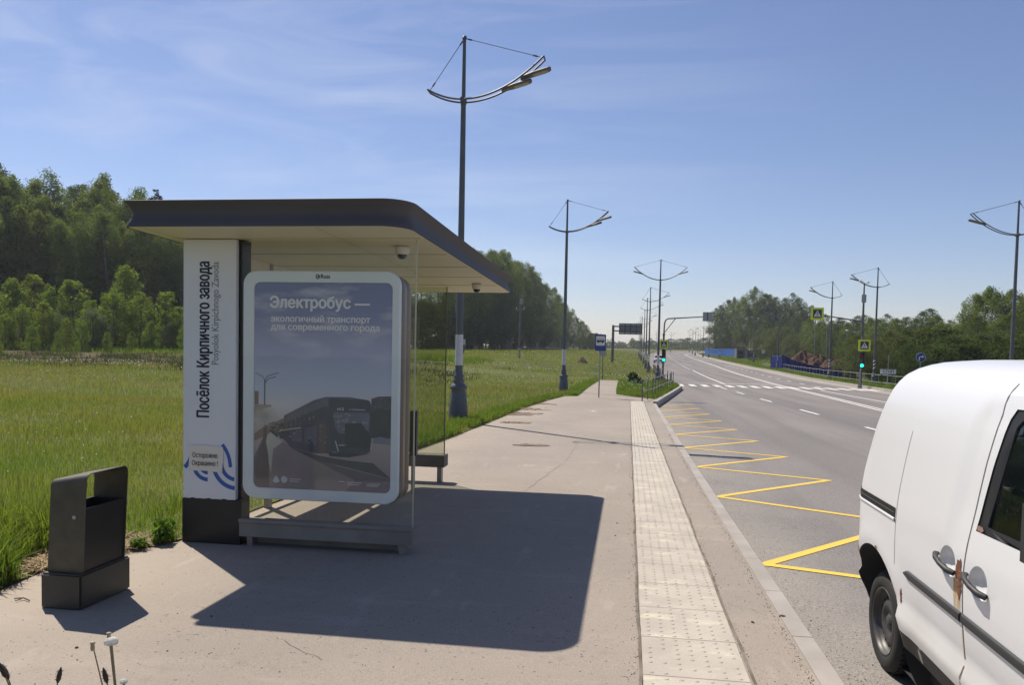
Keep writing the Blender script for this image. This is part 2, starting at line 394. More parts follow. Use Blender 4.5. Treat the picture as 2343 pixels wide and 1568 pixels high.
def sstep(a, b, x):
    t = np.clip((x-a)/(b-a), 0, 1); return t*t*(3-2*t)
def zt(X, Y):
    """height of the grass land"""
    X = np.asarray(X, float); Y = np.asarray(Y, float)
    p = prof(Y)
    lx = np.interp(Y, [-60, 36, 38, 63, 64, 105, 180, 300, 420], [-4, -3.2, -2.4, -2.3, 3.3, 3.3, 4.3, 8, 60])
    q = np.interp(Y, [-60, 22, 50, 76, 100, 175, 350, 600, 2500], [0.1, 0.05, .18, .60, .78, 1.28, 1.85, 3.4, 8])
    w = sstep(1.0, 26.0, lx-X)
    z = p*(1-w)+q*w
    # right bank and ditch
    rx = np.interp(Y, [p_[1] for p_ in ROADR], [p_[0] for p_ in ROADR])
    e = X-rx
    dip = np.exp(-((Y-105)/42.0)**2)*sstep(2.0, 9.0, e)*2.2
    bank = sstep(150, 240, Y)*sstep(1.0, 9.0, e)*0.3
    return z-dip+bank+0.015
def paths(P, step_near=2.0):
    """resample a polyline finely"""
    out = []
    for (x0, y0), (x1, y1) in zip(P[:-1], P[1:]):
        d = math.hypot(x1-x0, y1-y0); st = max(step_near, 0.02*max(y0, 0)*1.0); n = max(1, int(d/st))
        out += [(x0+(x1-x0)*k/n, y0+(y1-y0)*k/n) for k in range(n)]
    return out+[P[-1]]
def ribbon(g, P, w, dz, side=0.0, step=2.0):
    """flat painted band of width w along polyline P"""
    Q = paths(P, step); Q = np.array(Q); t = np.gradient(Q, axis=0); t /= np.linalg.norm(t, axis=1)[:, None]
    nrm = np.stack([t[:, 1], -t[:, 0]], 1)
    a = Q+nrm*(side-w/2); b = Q+nrm*(side+w/2)
    rows = [[(p[0], p[1], float(prof(p[1]))+dz) for p in a], [(p[0], p[1], float(prof(p[1]))+dz) for p in b]]
    return g.grid(rows, smooth=False)
def xat(P, Y): return float(np.interp(Y, [p[1] for p in P], [p[0] for p in P]))

M_PAVE, M_ROAD, M_SOIL = m_pavement(), m_road(), m_ground()
M_KERB = mat('kerb_concrete', (0.36, 0.33, 0.30), 0.9, col2=(0.29, 0.262, 0.235), scale=2.2, bump=.25, bscale=70)

# terrain sheet with the paved outline cut out
def build_terrain():
    xs = np.unique(np.concatenate([np.linspace(-2500, -300, 10), np.linspace(-300, -60, 25), np.linspace(-60, 60, 61), np.linspace(60, 300, 25), np.linspace(300, 2500, 10)]))
    ys = np.unique(np.concatenate([np.linspace(-60, 0, 8), np.linspace(0, 60, 41), np.linspace(60, 160, 41), np.linspace(160, 480, 50), np.linspace(480, 2600, 26)]))
    XX, YY = np.meshgrid(xs, ys); rng = np.random.default_rng(3)
    X = XX.ravel()+rng.uniform(-.2, .2, XX.size); Y = np.clip(YY.ravel(), -59.5, 1e9)
    B = np.array(paths([tuple(p) for p in PAVED], 1.2)+[])
    keep = ~inside(PAVED, X, Y)
    pts = [Vector(p) for p in B]+[Vector((a, b)) for a, b in zip(X[keep], Y[keep])]
    nb = len(B); edges = [(i, (i+1) % nb) for i in range(nb)]
    v, e, f, ov, oe, of = delaunay_2d_cdt(pts, edges, [], 0, 1e-4)
    va = np.array([(p.x, p.y) for p in v]); tr = np.array([t for t in f if len(t) == 3])
    c = va[tr].mean(axis=1); tr = tr[~inside(PAVED, c[:, 0], c[:, 1])]
    V = np.column_stack([va, zt(va[:, 0], va[:, 1])])
    o = np_mesh('grass_ground', V, tr, M_SOIL, smooth=True); o['kind'] = 'structure'
    return o
build_terrain()

def strip_mesh(name, A, B, dz, m, ncross=6):
    """sheet lofted between two outlines of the same length"""
    rows = [[tuple((np.array(a)*(1-t)+np.array(b)*t)) for a, b in zip(A, B)] for t in np.linspace(0, 1, ncross)]
    g = G().grid([[(x, y, float(prof(y))+dz) for x, y in r] for r in rows], smooth=True)
    o = g.build(name, m); o['kind'] = 'structure'; return o
def resample(P, n):
    P = np.array(P, float); d = np.r_[0, np.cumsum(np.hypot(*np.diff(P, axis=0).T))]
    t = np.linspace(0, d[-1], n); return np.column_stack([np.interp(t, d, P[:, 0]), np.interp(t, d, P[:, 1])])
# road: straight part cut on common rows, far bend by arc length
ys = np.unique(np.r_[np.arange(-60, 100, 2.0), np.arange(100, 301, 6.0)])
KL = [(1.17, -60), (1.17, 33.0), (3.42, 52.9), (3.42, 57)]
RL_ALL = KL+ROADL[1:]
A = [(xat(RL_ALL, y), y) for y in ys]; Bq = [(xat(ROADR, y), y) for y in ys]
tailL = resample([p for p in [(8.0, 300)]+ROADL[8:]], 24)[1:]; tailR = resample([(xat(ROADR, 300), 300)]+ROADR[9:], 24)[1:]
A += [tuple(p) for p in tailL]; Bq += [tuple(p) for p in tailR]
strip_mesh('road', A, Bq, -KERB, M_ROAD, 10)
# pavement polygon via CDT
def sheet(name, P, dz, m, step=2.0, drape=None, smooth=True):
    P = [tuple(p) for p in P]
    Bp = np.array(paths(P+[P[0]], 1.0)[:-1]); pa = np.array(P)
    x0, y0 = Bp.min(0); x1, y1 = Bp.max(0)
    XX, YY = np.meshgrid(np.arange(x0, x1, step), np.arange(y0, y1, step)); X, Y = XX.ravel()+.013, YY.ravel()+.017
    k = inside(Bp, X, Y)
    pts = [Vector(p) for p in Bp]+[Vector((a, b)) for a, b in zip(X[k], Y[k])]
    nb = len(Bp); v, e, f, _, _, _ = delaunay_2d_cdt(pts, [(i, (i+1) % nb) for i in range(nb)], [], 0, 1e-4)
    va = np.array([(p.x, p.y) for p in v]); tr = np.array([t for t in f if len(t) == 3]); c = va[tr].mean(axis=1)
    tr = tr[inside(Bp, c[:, 0], c[:, 1])]
    z = prof(va[:, 1]) if drape is None else drape(va[:, 0], va[:, 1])
    o = np_mesh(name, np.column_stack([va, z+dz]), tr, m, smooth=smooth); return o
PAVE = [(x-0.12 if x < -1 else x, y) for x, y in LEFT[:22]]+[(-0.65, 63.6), (-0.5, 52), (-0.45, 40.6), (0.8, 37.8), (1.28, 36.9), (1.28, 33.2), (1.06, 33), (1.06, -60)]
PAVE[0] = (-1.7, -60)
o = sheet('pavement', PAVE, 0.0, M_PAVE); o['kind'] = 'structure'
# kerbs: real steps
def kerb(name, P, w=0.14, top=0.004, bot=-KERB-0.05, stone=1.0):
    Q = np.array(paths(P, stone)); t = np.gradient(Q, axis=0); t /= np.linalg.norm(t, axis=1)[:, None]; nr = np.stack([t[:, 1], -t[:, 0]], 1)
    g = G(); dense = len(Q)
    for i in range(dense-1):
        a, b = Q[i], Q[i+1]; d = (b-a); Ln = np.linalg.norm(d); d = d/Ln; gap = 0.005 if Ln < 2.5 else 0
        n0 = np.array([d[1], -d[0]]); a2, b2 = a+d*gap, b-d*gap
        j = 0.004*math.sin(i*12.9)
        vs = []
        for p in (a2, b2):
            z = float(prof(p[1]))
            for s_, zz in ((0, bot), (w, bot), (w, top-0.02), (w-0.018, top+j), (0, top+j)):
                q = p+n0*s_; vs.append((q[0], q[1], z+zz))
        g.add(vs, [(0, 1, 6, 5), (1, 2, 7, 6), (2, 3, 8, 7), (3, 4, 9, 8), (4, 0, 5, 9), (0, 4, 3, 2, 1), (5, 6, 7, 8, 9)])
    o = g.build(name, M_KERB); o['kind'] = 'structure'; return o
kerb('kerb', [(1.045, -20), (1.045, 33.0)])
kerb('island_kerb', [(1.05, 33.02), (3.36, 52.9), (3.4, 57)], w=0.17, top=0.09)
kerb('road_edge_kerb', ROADL[:8], w=0.16, top=0.03, stone=2.0)
kerb('opposite_kerb', [(x+.1, y) for x, y in ROADR[::-1][4:]], w=0.18, top=0.02, stone=2.0)
# footway beyond the right kerb is dust: pale shoulder strip on the road edge
M_SHOULDER = mat('dusty_shoulder', (0.36, 0.325, 0.27), 0.95, col2=(0.27, 0.245, 0.21), scale=0.7, bump=.4, bscale=30)
g = G(); ribbon(g, [(x, y) for x, y in ROADR if -10 < y < 350], 1.5, -KERB+0.006, side=-0.75); o = g.build('road_shoulder', M_SHOULDER); o['kind'] = 'structure'

# ---- tactile paving with real domes
def m_tactile():
    s = NT('tactile_tile'); p = s.xyz()
    c = s.mix(s.rng(s.noise(3.0, 6), 0.35, 0.65), (0.47, 0.425, 0.36), (0.375, 0.338, 0.292))
    patch = s.rng(s.noise(2.6, 7, mapping=(0.8, 1.6, 1), rough=0.6), 0.56, 0.66)
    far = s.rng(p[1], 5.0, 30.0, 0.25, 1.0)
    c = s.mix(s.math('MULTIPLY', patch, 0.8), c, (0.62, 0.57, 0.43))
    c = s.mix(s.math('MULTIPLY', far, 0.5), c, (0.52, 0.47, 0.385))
    c = s.mix(s.rng(s.noise(90, 3), 0.3, 0.7), s.mix(0.18, c, (0.15, 0.13, 0.11)), c)
    # tile joints
    fy = s.math('FRACT', s.math('MULTIPLY', p[1], 1/0.6)); j = s.math('LESS_THAN', fy, 0.02)
    c = s.mix(s.math('MULTIPLY', j, 0.75), c, (0.13, 0.115, 0.10))
    s.color(c); s.b.inputs['Roughness'].default_value = 0.9; s.bump(s.noise(60, 4), 0.3, 0.006)
    return s.m
g = G()
ys2 = np.arange(0, 34.61, 0.6)
g.grid([[(0.12+0.56*u, y, float(prof(y))+0.006) for y in ys2] for u in np.linspace(0, 1, 3)], smooth=False)
rng = random.Random(5)
for iy in range(int(34.5/0.075)):
    y = 0.04+iy*0.075
    if y < 3.2: continue
    for ix in range(7):
        if rng.random() < 0.22: continue
        x = 0.165+ix*0.078; z = float(prof(y))+0.0065; n = 6 if y < 14 else 4
        a = [(x+.014*math.cos(2*math.pi*k/n+.4), y+.014*math.sin(2*math.pi*k/n+.4), z) for k in range(n)]
        b = [(x+.008*math.cos(2*math.pi*k/n+.4), y+.008*math.sin(2*math.pi*k/n+.4), z+.0036) for k in range(n)]
        g.add(a+b, [tuple(range(n, 2*n))]+[(k, (k+1) % n, n+(k+1) % n, n+k) for k in range(n)])
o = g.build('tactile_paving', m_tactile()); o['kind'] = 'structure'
# dark joint beside the tactile strip
M_JOINT = mat('dirt_joint', (0.11, 0.09, 0.07), 0.95, col2=(0.2, 0.17, 0.14), scale=6)
g = G()
for x in (0.105, 0.695):
    P = [(x+0.006*math.sin(y*3.1)+0.004*math.sin(y*11), y) for y in np.arange(0, 34.6, 0.3)]
    ribbon(g, P, 0.018, 0.008, step=0.3)
ribbon(g, [(x, 34.9+0.01*math.sin(x*7)) for x in np.arange(-3, 1.0, 0.4)], 0.03, 0.006, step=.4)
o = g.build('pavement_joint', M_JOINT); o['kind'] = 'structure'
# hair cracks in the asphalt
M_CRACK = mat('asphalt_crack', (0.17, 0.15, 0.132), 0.95, col2=(0.28, 0.25, 0.22), scale=14)
g = G()
def crack(P, w):
    Q = []
    for (a, b), (c, d) in zip(P[:-1], P[1:]):
        n = max(3, int(math.hypot(c-a, d-b)/.12))
        Q += [(a+(c-a)*k/n+rng.uniform(-.02, .02), b+(d-b)*k/n+rng.uniform(-.02, .02)) for k in range(n)]
    ribbon(g, Q, w, 0.004, step=9)
crack([(-1.05, 12.9), (-1.22, 10.9), (-1.30, 9.9)], .007)
crack([(-1.02, 13.3), (-1.0, 17.1)], .005)
crack([(-1.62, 4.05), (-1.85, 4.2), (-2.0, 4.35)], .004)
o = g.build('pavement_crack', M_CRACK); o['kind'] = 'structure'

# ---- road markings
M_YEL = mat('yellow_marking_paint', (0.74, 0.49, 0.06), 0.7, col2=(0.46, 0.34, 0.13), scale=38, lo=.55, hi=.75, bump=.4, bscale=90)
M_WHT = mat('white_marking_paint', (0.74, 0.72, 0.69), 0.7, col2=(0.50, 0.47, 0.44), scale=6, lo=.5, hi=.7, bump=.2, bscale=90)
Z_M = -KERB+0.005
zig = []
for k in range(9):
    zig += [(1.30-0.016*k, 7.5+(k-0)*3.36 if k == 0 else 11.32+(k-1)*3.25), (3.36-0.06*k, 9.95 if k == 0 else 13.5+(k-1)*3.27)]
zig = [(3.5, 6.75)]+zig
g = G(); w = 0.105
for i in range(len(zig)-1):
    a, b = np.array(zig[i]), np.array(zig[i+1]); d = (b-a)/np.linalg.norm(b-a); a = a-d*.05; b = b+d*.05
    n = np.array([d[1], -d[0]])*w/2
    dzz = Z_M+(0.0 if i % 2 else 0.001)
    g.add([(p[0], p[1], float(prof(p[1]))+dzz) for p in (a-n, a+n, b+n, b-n)], [(0, 1, 2, 3)])
o = g.build('zigzag_marking', M_YEL); o['kind'] = 'structure'
g = G()
def off(P, dx): return [(x+dx, y) for x, y in P]
ribbon(g, off(CENT, -0.16), 0.13, Z_M); ribbon(g, off(CENT, 0.16), 0.13, Z_M)
ribbon(g, [(7.9, 66.5), (8.35, 85), (9.3, 118)], 0.16, Z_M)
for y in np.arange(122, 300, 9.0): ribbon(g, [(0.5*(xat(RL_ALL, y)+xat(CENT, y)), y), (0.5*(xat(RL_ALL, y+4)+xat(CENT, y+4)), y+4)], 0.15, Z_M)
for y in (5.5, 14.3, 23.0, 31.6, 40.6, 48.8, 56): ribbon(g, [(7.95-0.021*y, y), (7.95-0.021*(y+3.0), y+3.0)], 0.13, Z_M)
ribbon(g, [(13.3, 20), (13.4, 44), (13.45, 58)], 0.13, Z_M)
for y in np.arange(64.5, 300, 7.2): ribbon(g, [(0.5*(xat(ROADR, y)-1.2+xat(CENT, y))+.2, y), (0.5*(xat(ROADR, y+2.6)-1.2+xat(CENT, y+2.6))+.2, y+2.6)], 0.14, Z_M)
ribbon(g, [(3.7, 66.6), (8.0, 67.6), (12.0, 68.6)], 0.32, Z_M)
ribbon(g, [(25.5, 222), (21.5, 160)], 0.01, Z_M)
x = 3.75
while x < 18.0:
    if abs(x-xat(CENT, 62)) > 0.55 or True:
        g.add([(px, py, float(prof(py))+Z_M+.003) for px, py in ((x, 60.2), (x+.46, 60.2), (x+.46, 63.9), (x, 63.9))], [(0, 1, 2, 3)])
    x += 0.93
o = g.build('white_road_marking', M_WHT); o['kind'] = 'structure'
# dark tar seams across the road
g = G(); ribbon(g, [(1.4, 33.5), (4.2, 34.6)], .05, Z_M-.002, step=.5); ribbon(g, [(5.2, 56.2), (7.3, 56.3)], .12, Z_M-.002, step=.5); ribbon(g, [(8.0, 56.0), (9.6, 56.1)], .1, Z_M-.002, step=.5)
ribbon(g, [(4.2, 85), (8.6, 86)], .2, Z_M-.002); ribbon(g, [(12.5, 74), (15, 75)], .15, Z_M-.002)
o = g.build('tar_seam', M_CRACK); o['kind'] = 'structure'
#@@PART2
# ------------------------------------------------------------------ bus shelter
M_FASCIA = mat('slate_blue_metal', (0.074, 0.070, 0.076), 0.65, var=.12, scale=1.2)
M_SOFF = mat('cream_panel', (0.66, 0.62, 0.47), 0.5, var=.08, scale=.9)
M_GROOVE = mat('dark_groove', (0.46, 0.42, 0.31), 0.8)
M_WPANEL = mat('white_panel', (0.66, 0.68, 0.70), 0.4, var=.06, scale=1.5)
M_BLACK = mat('black_paint', (0.012, 0.012, 0.014), 0.5, var=.3, scale=3, bump=.1, bscale=20)
M_NAVY = mat('navy_letter', (0.012, 0.014, 0.035), 0.5)
M_GREYL = mat('grey_letter', (0.22, 0.225, 0.24), 0.5)
M_BLUEP = mat('blue_print', (0.03, 0.10, 0.36), 0.5)
M_PAPER = mat('paper', (0.70, 0.66, 0.58), 0.8, var=.06, scale=8)
M_INK = mat('printed_ink', (0.02, 0.02, 0.025), 0.7)
M_SILVER = mat('silver_frame', (0.72, 0.78, 0.82), 0.4, metal=.0, var=.05, scale=1.5)
M_BRONZE = mat('bronze_grey_metal', (0.20, 0.16, 0.14), 0.4, metal=.3)
M_CONC = mat('grey_concrete_beam', (0.27, 0.25, 0.22), 0.85, var=.25, scale=3, bump=.2)
M_STEEL = mat('grey_steel', (0.28, 0.27, 0.26), 0.45, metal=.5)
M_SGLASS = m_glass('shelter_glass', (0.975, 0.98, 0.965), 0.018, dust_sheen=0.012, dust_sheen_col=(0.5, 0.48, 0.35))
M_DGLASS = m_glass('dusty_shelter_glass', (0.86, 0.88, 0.80), 0.02, dust_sheen=0.05, dust_sheen_col=(0.55, 0.55, 0.45))
M_PGLASS = m_glass('poster_glass', (0.97, 0.97, 0.97), 0.02, dust_sheen=0.10, dust_sheen_col=(0.62, 0.66, 0.86))  # bluish sky veil over the poster painted as a diffuse film
M_CAMW = mat('camera_white', (0.62, 0.58, 0.50), 0.4)
M_DOME = mat('camera_dome', (0.02, 0.018, 0.018), 0.12)
shelter = thing('bus_shelter', (-2.8, 8.5, 0), 'glass bus shelter with dark flat roof, white name pillar and lit-box advert', 'bus shelter')
SO = (-2.8, 8.5, 0)
TZ = lambda y: -0.022*(y-5.83)
RX0, RX1, RY0, RY1 = -4.04, -1.69, 5.83, 11.25
def roof_ring(d, r0):
    pts = []
    for cx, cy, a, r in ((RX1-d, RY1-d, 0, .12), (RX0+d, RY1-d, 90, .12), (RX0+d, RY0+d, 180, .06), (RX1-d, RY0+d, 270, .24)):
        r = max(r+r0, .02); sx = -1 if a in (0, 270) else 1; sy = -1 if a in (0, 90) else 1
        for k in range(9):
            q = rad(a+90*k/8); pts.append((cx+sx*r+r*math.cos(q), cy+sy*r+r*math.sin(q)))
    return pts
g = G(); rows = []
for d, z in ((0.0, 2.672), (0.004, 2.70), (0.022, 2.735), (0.034, 2.77), (0.030, 2.81), (0.012, 2.845), (-0.012, 2.868), (-0.014, 2.878), (0.0, 2.884)):
    rows.append([(x, y, z+TZ(y)) for x, y in roof_ring(d, 0)])
g.grid(rows, close=True)
g.poly([(x, y, 2.884+TZ(y)) for x, y in roof_ring(0.0, 0)])
roof = g.build('roof', M_FASCIA, shelter, SO)
g = G(); R0 = roof_ring(0.012, 0); g.poly([(x, y, 2.674+TZ(y)) for x, y in R0][::-1])
soff = g.build('soffit', M_SOFF, roof, SO)
for y in (6.405, 7.35, 8.3, 9.25, 10.2): g = G(); g.box(RX0+.06, RX1-.05, y, y+.008, 2.669+TZ(y), 2.676+TZ(y)); g.build('panel_seam', M_GROOVE, roof, SO)
for x in (-3.90, -2.45):
    g = G(); rows = [[(x+s_, y, 2.671+TZ(y)) for s_ in (0, .008)] for y in (RY0+.06, RY1-.06)]; g.grid(rows, smooth=False); g.build('panel_seam', M_GROOVE, roof, SO)
# name pillar
PY0 = 6.43
g = G(); g.box(-3.88, -3.385, PY0, PY0+.05, .375, 2.655, .004); pil = g.build('pillar', M_WPANEL, shelter, SO)
g = G(); g.box(-3.875, -3.335, PY0+.051, PY0+.17, .375, 2.65); g.build('pillar_core', M_BLACK, shelter, SO)
g = G()
top = [(-3.885+.545*k/24, .375+.006*math.sin(k*1.9)+.004*math.sin(k*5.3)) for k in range(25)]
out = [(-3.885, -.08), (-3.34, -.08)]+top[::-1]
g.prism(out, lambda x, z: (x, PY0-.004, z), lambda x, z: (x, PY0+.175, z)); g.build('plinth', M_BLACK, shelter, SO)
fl = lambda x, y: (-3.635-y-SO[0], PY0-.0015-SO[1], 1.10+x-SO[2])
text('Посёлок Кирпичного завода', .16, 'name_lettering', M_NAVY, pil, fl, fit=1.36, bold=.026)
fl2 = lambda x, y: (-3.548-y-SO[0], PY0-.0015-SO[1], 1.565+x-SO[2])
text('Posyolok Kirpichnogo Zavoda', .092, 'name_lettering', M_GREYL, pil, fl2, fit=.895, bold=.012)
def arc_band(g, cx, cz, r0, r1, a0, a1, y, x0=-9, x1=9, n=22):
    for k in range(n):
        q0, q1 = rad(a0+(a1-a0)*k/n), rad(a0+(a1-a0)*(k+1)/n)
        p = [(cx+r*math.cos(q), cz+r*math.sin(q)) for r, q in ((r0, q0), (r1, q0), (r1, q1), (r0, q1))]
        if min(a for a, b in p) < x0 or max(a for a, b in p) > x1: continue
        g.poly([(a, y, b) for a, b in p])
g = G(); ya = PY0-.0015
X0, X1 = -3.877, -3.388
for a in ((-4.00, .80, .185, .222, -75, 10), (-3.645, .68, .115, .150, 180, 270), (-3.645, .68, .055, .088, 180, 270), (-3.375, .70, .20, .237, 180, 270), (-3.375, .70, .125, .16, 180, 270), (-3.73, .665, .28, .312, 0, 42)):
    g = G(); arc_band(g, *a, ya, X0, X1); g.build('wave_emblem', M_BLUEP, pil, SO)
# end glass, its base beam and legs
g = G(); g.box(-3.33, -1.785, 6.43, 6.438, .22, 2.655+TZ(6.43)); g.build('glass_panel', M_SGLASS, shelter, SO)
g = G(); g.box(-3.335, -1.78, 6.40, 6.62, .065, .19, .004); bb_ = g.build('base_beam', M_CONC, shelter, SO)
g = G(); g.box(-3.335, -1.775, 6.385, 6.45, .191, .222, .003); g.build('base_ledge', M_CONC, bb_, SO)
g = G(); g.box(-3.32, -1.95, 6.56, 6.60, -.12, .064); g.build('base_gap_filler', M_CONC, bb_, SO)  # added plate, hides sunlit ground so the gap under the beam stays dark
for x in (-3.28, -1.90): g = G(); g.box(x, x+.05, 6.44, 6.52, -.1, .066); g.build('leg', M_STEEL, shelter, SO)
M_EDGE = mat('glass_edge', (0.42, 0.40, 0.28), .3)
g = G(); g.box(-1.7845, -1.774, 6.428, 6.44, .222, 2.65); g.build('glass_edge_strip', M_EDGE, shelter, SO)
# far end glass on its beam
zf = TZ(10.45)
g = G(); g.box(-3.86, -2.46, 10.45, 10.458, .27, 2.67+zf); g.build('glass_panel', M_DGLASS, shelter, SO)
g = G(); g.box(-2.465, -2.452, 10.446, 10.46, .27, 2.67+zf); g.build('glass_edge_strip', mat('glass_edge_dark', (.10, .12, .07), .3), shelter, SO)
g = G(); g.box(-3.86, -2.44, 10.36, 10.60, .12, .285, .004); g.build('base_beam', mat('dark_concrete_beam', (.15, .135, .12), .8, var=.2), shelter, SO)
g = G(); g.box(-2.55, -2.49, 10.42, 10.52, -.13, .12); g.build('leg', M_STEEL, shelter, SO)
# back wall of glass with posts
g = G()
for a, b in ((6.62, 8.10), (8.18, 9.4), (9.46, 10.44)): g.box(-3.905, -3.897, a, b, .27, 2.50+TZ(b))
g.build('back_glass', M_SGLASS, shelter, SO)
g = G(); g.grid([[(-3.91, y, 2.30+TZ(y)), (-3.91, y, 2.672+TZ(y))] for y in (6.6, 10.5)], smooth=False); g.grid([[(-3.88, y, 2.30+TZ(y)), (-3.88, y, 2.672+TZ(y))] for y in (6.6, 10.5)], smooth=False); g.build('header_panel', M_SOFF, shelter, SO)
for y in (8.14, 9.43, 10.5):
    g = G(); g.box(-3.93, -3.87, y-.035, y+.035, -.12, 2.67+TZ(y)); g.build('post', M_STEEL, shelter, SO)
g = G(); g.box(-3.92, -3.88, 6.6, 10.5, .20, .262)
g.build('back_rail', M_STEEL, shelter, SO)
# advert box
PF = 6.468
g = G(); rr = rrect(-3.335, -1.935, .40, 2.385, .115, 7)
inn = rrect(-3.238, -1.992, .492, 2.292, .055, 7)
n = len(rr)
fr = lambda P, y: [(x, y, z) for x, z in P]
g.grid([fr(inn, PF+.012), fr(inn, PF), fr(rr, PF), ], smooth=False, close=True)
g.grid([fr(rr, PF), fr(rrect(-3.343, -1.927, .392, 2.393, .12, 7), PF+.012), fr(rrect(-3.343, -1.927, .392, 2.393, .12, 7), PF+.05)], smooth=True, close=True)
case = g.build('advert_frame', M_SILVER, shelter, SO)
g = G(); big = rrect(-3.335, -1.915, .385, 2.37, .13, 8); sm = rrect(-3.335, -1.93, .40, 2.38, .12, 8)
g.grid([fr(sm, PF+.05), fr(sm, PF+.07), fr(big, PF+.075), fr(big, PF+.17), fr(sm, PF+.175), fr(sm, PF+.19), fr(big, PF+.195), fr(big, PF+.30)], close=True)
g.poly(fr(big, PF+.30)); g.build('advert_case', M_BRONZE, shelter, SO)
g = G(); g.grid([fr(rrect(-3.3435, -1.9265, .3915, 2.3935, .12, 7), PF+.0515), fr(rrect(-3.3375, -1.9325, .3975, 2.3875, .12, 7), PF+.0515)], close=True); g.build('black_gasket', M_BLACK, shelter, SO)
# poster: a flat print; layers a fraction of a millimetre apart
def m_print(name, stops):
    """printed sheet whose artwork runs through these colours from foot to head"""
    s = NT(name); z = s.xyz()[2]
    cr = s.t.nodes.new('ShaderNodeValToRGB'); s.link(s.rng(z, .49, 2.30), cr.inputs[0])
    el = cr.color_ramp.elements
    el[0].position, el[0].color = stops[0][0], (*stops[0][1], 1); el[1].position, el[1].color = stops[-1][0], (*stops[-1][1], 1)
    for p, c in stops[1:-1]: e = el.new(p); e.color = (*c, 1)
    nz = s.noise(3.2, 6, mapping=(0.8, 1, 2.6))
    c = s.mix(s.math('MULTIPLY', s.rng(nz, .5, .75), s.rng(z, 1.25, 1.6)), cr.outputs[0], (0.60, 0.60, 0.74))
    s.color(c); s.b.inputs['Roughness'].default_value = .35
    return s.m
M_POST = m_print('poster_print', [(0, (.22, .17, .20)), (.28, (.56, .44, .40)), (.40, (.78, .74, .74)), (.5, (.60, .66, .80)), (.66, (.42, .47, .68)), (.84, (.17, .20, .42)), (1, (.12, .15, .34))])
g = G(); g.poly([(x, PF+.0119, z) for x, z in inn]); poster = g.build('poster', M_POST, shelter, SO)
def uv(u, v): return (-3.238+1.246*u, 2.292-1.80*v)
def art(name, col, polys, lay, rough=.35):
    m = mat('print_'+name, col, rough, var=.18, scale=5)
    for P in polys:
        g = G(); g.poly([(*((lambda a: (a[0], PF+.0119-.0006*lay, a[1]))(uv(u, v))),) for u, v in P]); g.build(name, m, poster, SO)
def zz(pts): return [((x-72)/925, (y-90)/1410) for x, y in pts]
art('printed_road', (0.152, 0.121, 0.137), [zz([(72, 1290), (150, 1120), (175, 1120), (330, 1215), (640, 1330), (997, 1405), (997, 1500), (72, 1500)])], 1)
art('printed_pavement', (0.300, 0.235, 0.213), [zz([(155, 1190), (170, 1125), (330, 1215), (600, 1350), (760, 1420), (700, 1500), (180, 1500), (170, 1270)])], 2)
art('printed_sunlit_path', (0.622, 0.570, 0.493), [zz([(150, 1150), (185, 1115), (270, 1180), (205, 1230), (190, 1400), (165, 1270)])], 3)
art('printed_tree_row', (0.284, 0.178, 0.120), [zz([(75, 1130), (130, 1085), (190, 1060), (235, 1035), (285, 1010), (290, 1160), (200, 1120), (75, 1180)]), zz([(75, 835), (102, 835), (102, 930), (75, 930)])], 2)
art('printed_canopy', (0.427, 0.346, 0.254), [zz([(75, 925), (192, 928), (190, 940), (130, 960), (135, 1010), (75, 1018)])], 3)
M_GLOW = mat('print_soft_glow', (.85, .80, .68), .4); M_GLOW.node_tree.nodes['Principled BSDF'].inputs['Alpha'].default_value = .22
for k, r in enumerate((95, 75, 58, 44, 32, 22)):
    g = G(); g.poly([(*((lambda a: (a[0], PF+.0119-.0006*4-.0001*k, a[1]))(uv(*zz([(138+r*math.cos(q), 1010+r*.85*math.sin(q))])[0]))),) for q in np.linspace(0, 6.28, 26)[:-1] if True]); g.build('printed_sun_glow', M_GLOW, poster, SO)
art('printed_walker', (0.127, 0.076, 0.064), [zz([(148, 1065), (160, 1068), (163, 1130), (155, 1185), (172, 1275), (180, 1500), (80, 1500), (95, 1290), (135, 1170), (136, 1090)])], 4)
art('printed_house', (0.083, 0.076, 0.095), [zz([(863, 865), (905, 850), (995, 845), (995, 1000), (863, 1000)])], 2)
art('printed_bushes', (0.038, 0.044, 0.041), [zz([(863, 960), (920, 925), (995, 950), (995, 1130), (863, 1130)])], 3)
art('printed_parked_cars', (0.254, 0.254, 0.305), [zz([(880, 1130), (930, 1120), (995, 1135), (995, 1175), (880, 1165)])], 4)
art('printed_kerb_grass', (0.074, 0.069, 0.062), [zz([(320, 1215), (520, 1265), (720, 1290), (880, 1300), (995, 1400), (700, 1335), (480, 1290)])], 4)
art('printed_bus_side', (0.090, 0.074, 0.090), [zz([(278, 1000), (480, 890), (560, 865), (600, 865), (610, 1245), (470, 1250), (325, 1215), (278, 1165)])], 5)
art('printed_bus_glow', (0.168, 0.100, 0.084), [zz([(278, 1005), (490, 965), (500, 1010), (300, 1100), (280, 1080)]), zz([(515, 1060), (560, 1040), (560, 1250), (520, 1240)])], 6)
art('printed_bus_windows', (0.162, 0.152, 0.172), [zz([(300, 1000), (480, 905), (575, 870), (578, 925), (300, 1030)]), zz([(330, 1110), (400, 1090), (400, 1180), (330, 1170)]), zz([(420, 1080), (500, 1060), (500, 1190), (420, 1180)])], 7)
art('printed_bus_light_stroke', (0.738, 0.661, 0.508), [zz([(248, 1100), (395, 1074), (397, 1080), (250, 1106)])], 8)
art('printed_bus_front', (0.057, 0.066, 0.091), [zz([(585, 880), (600, 865), (720, 860), (850, 878), (862, 900), (870, 1110), (862, 1220), (840, 1235), (660, 1240), (600, 1230), (590, 1150), (578, 1000)])], 6)
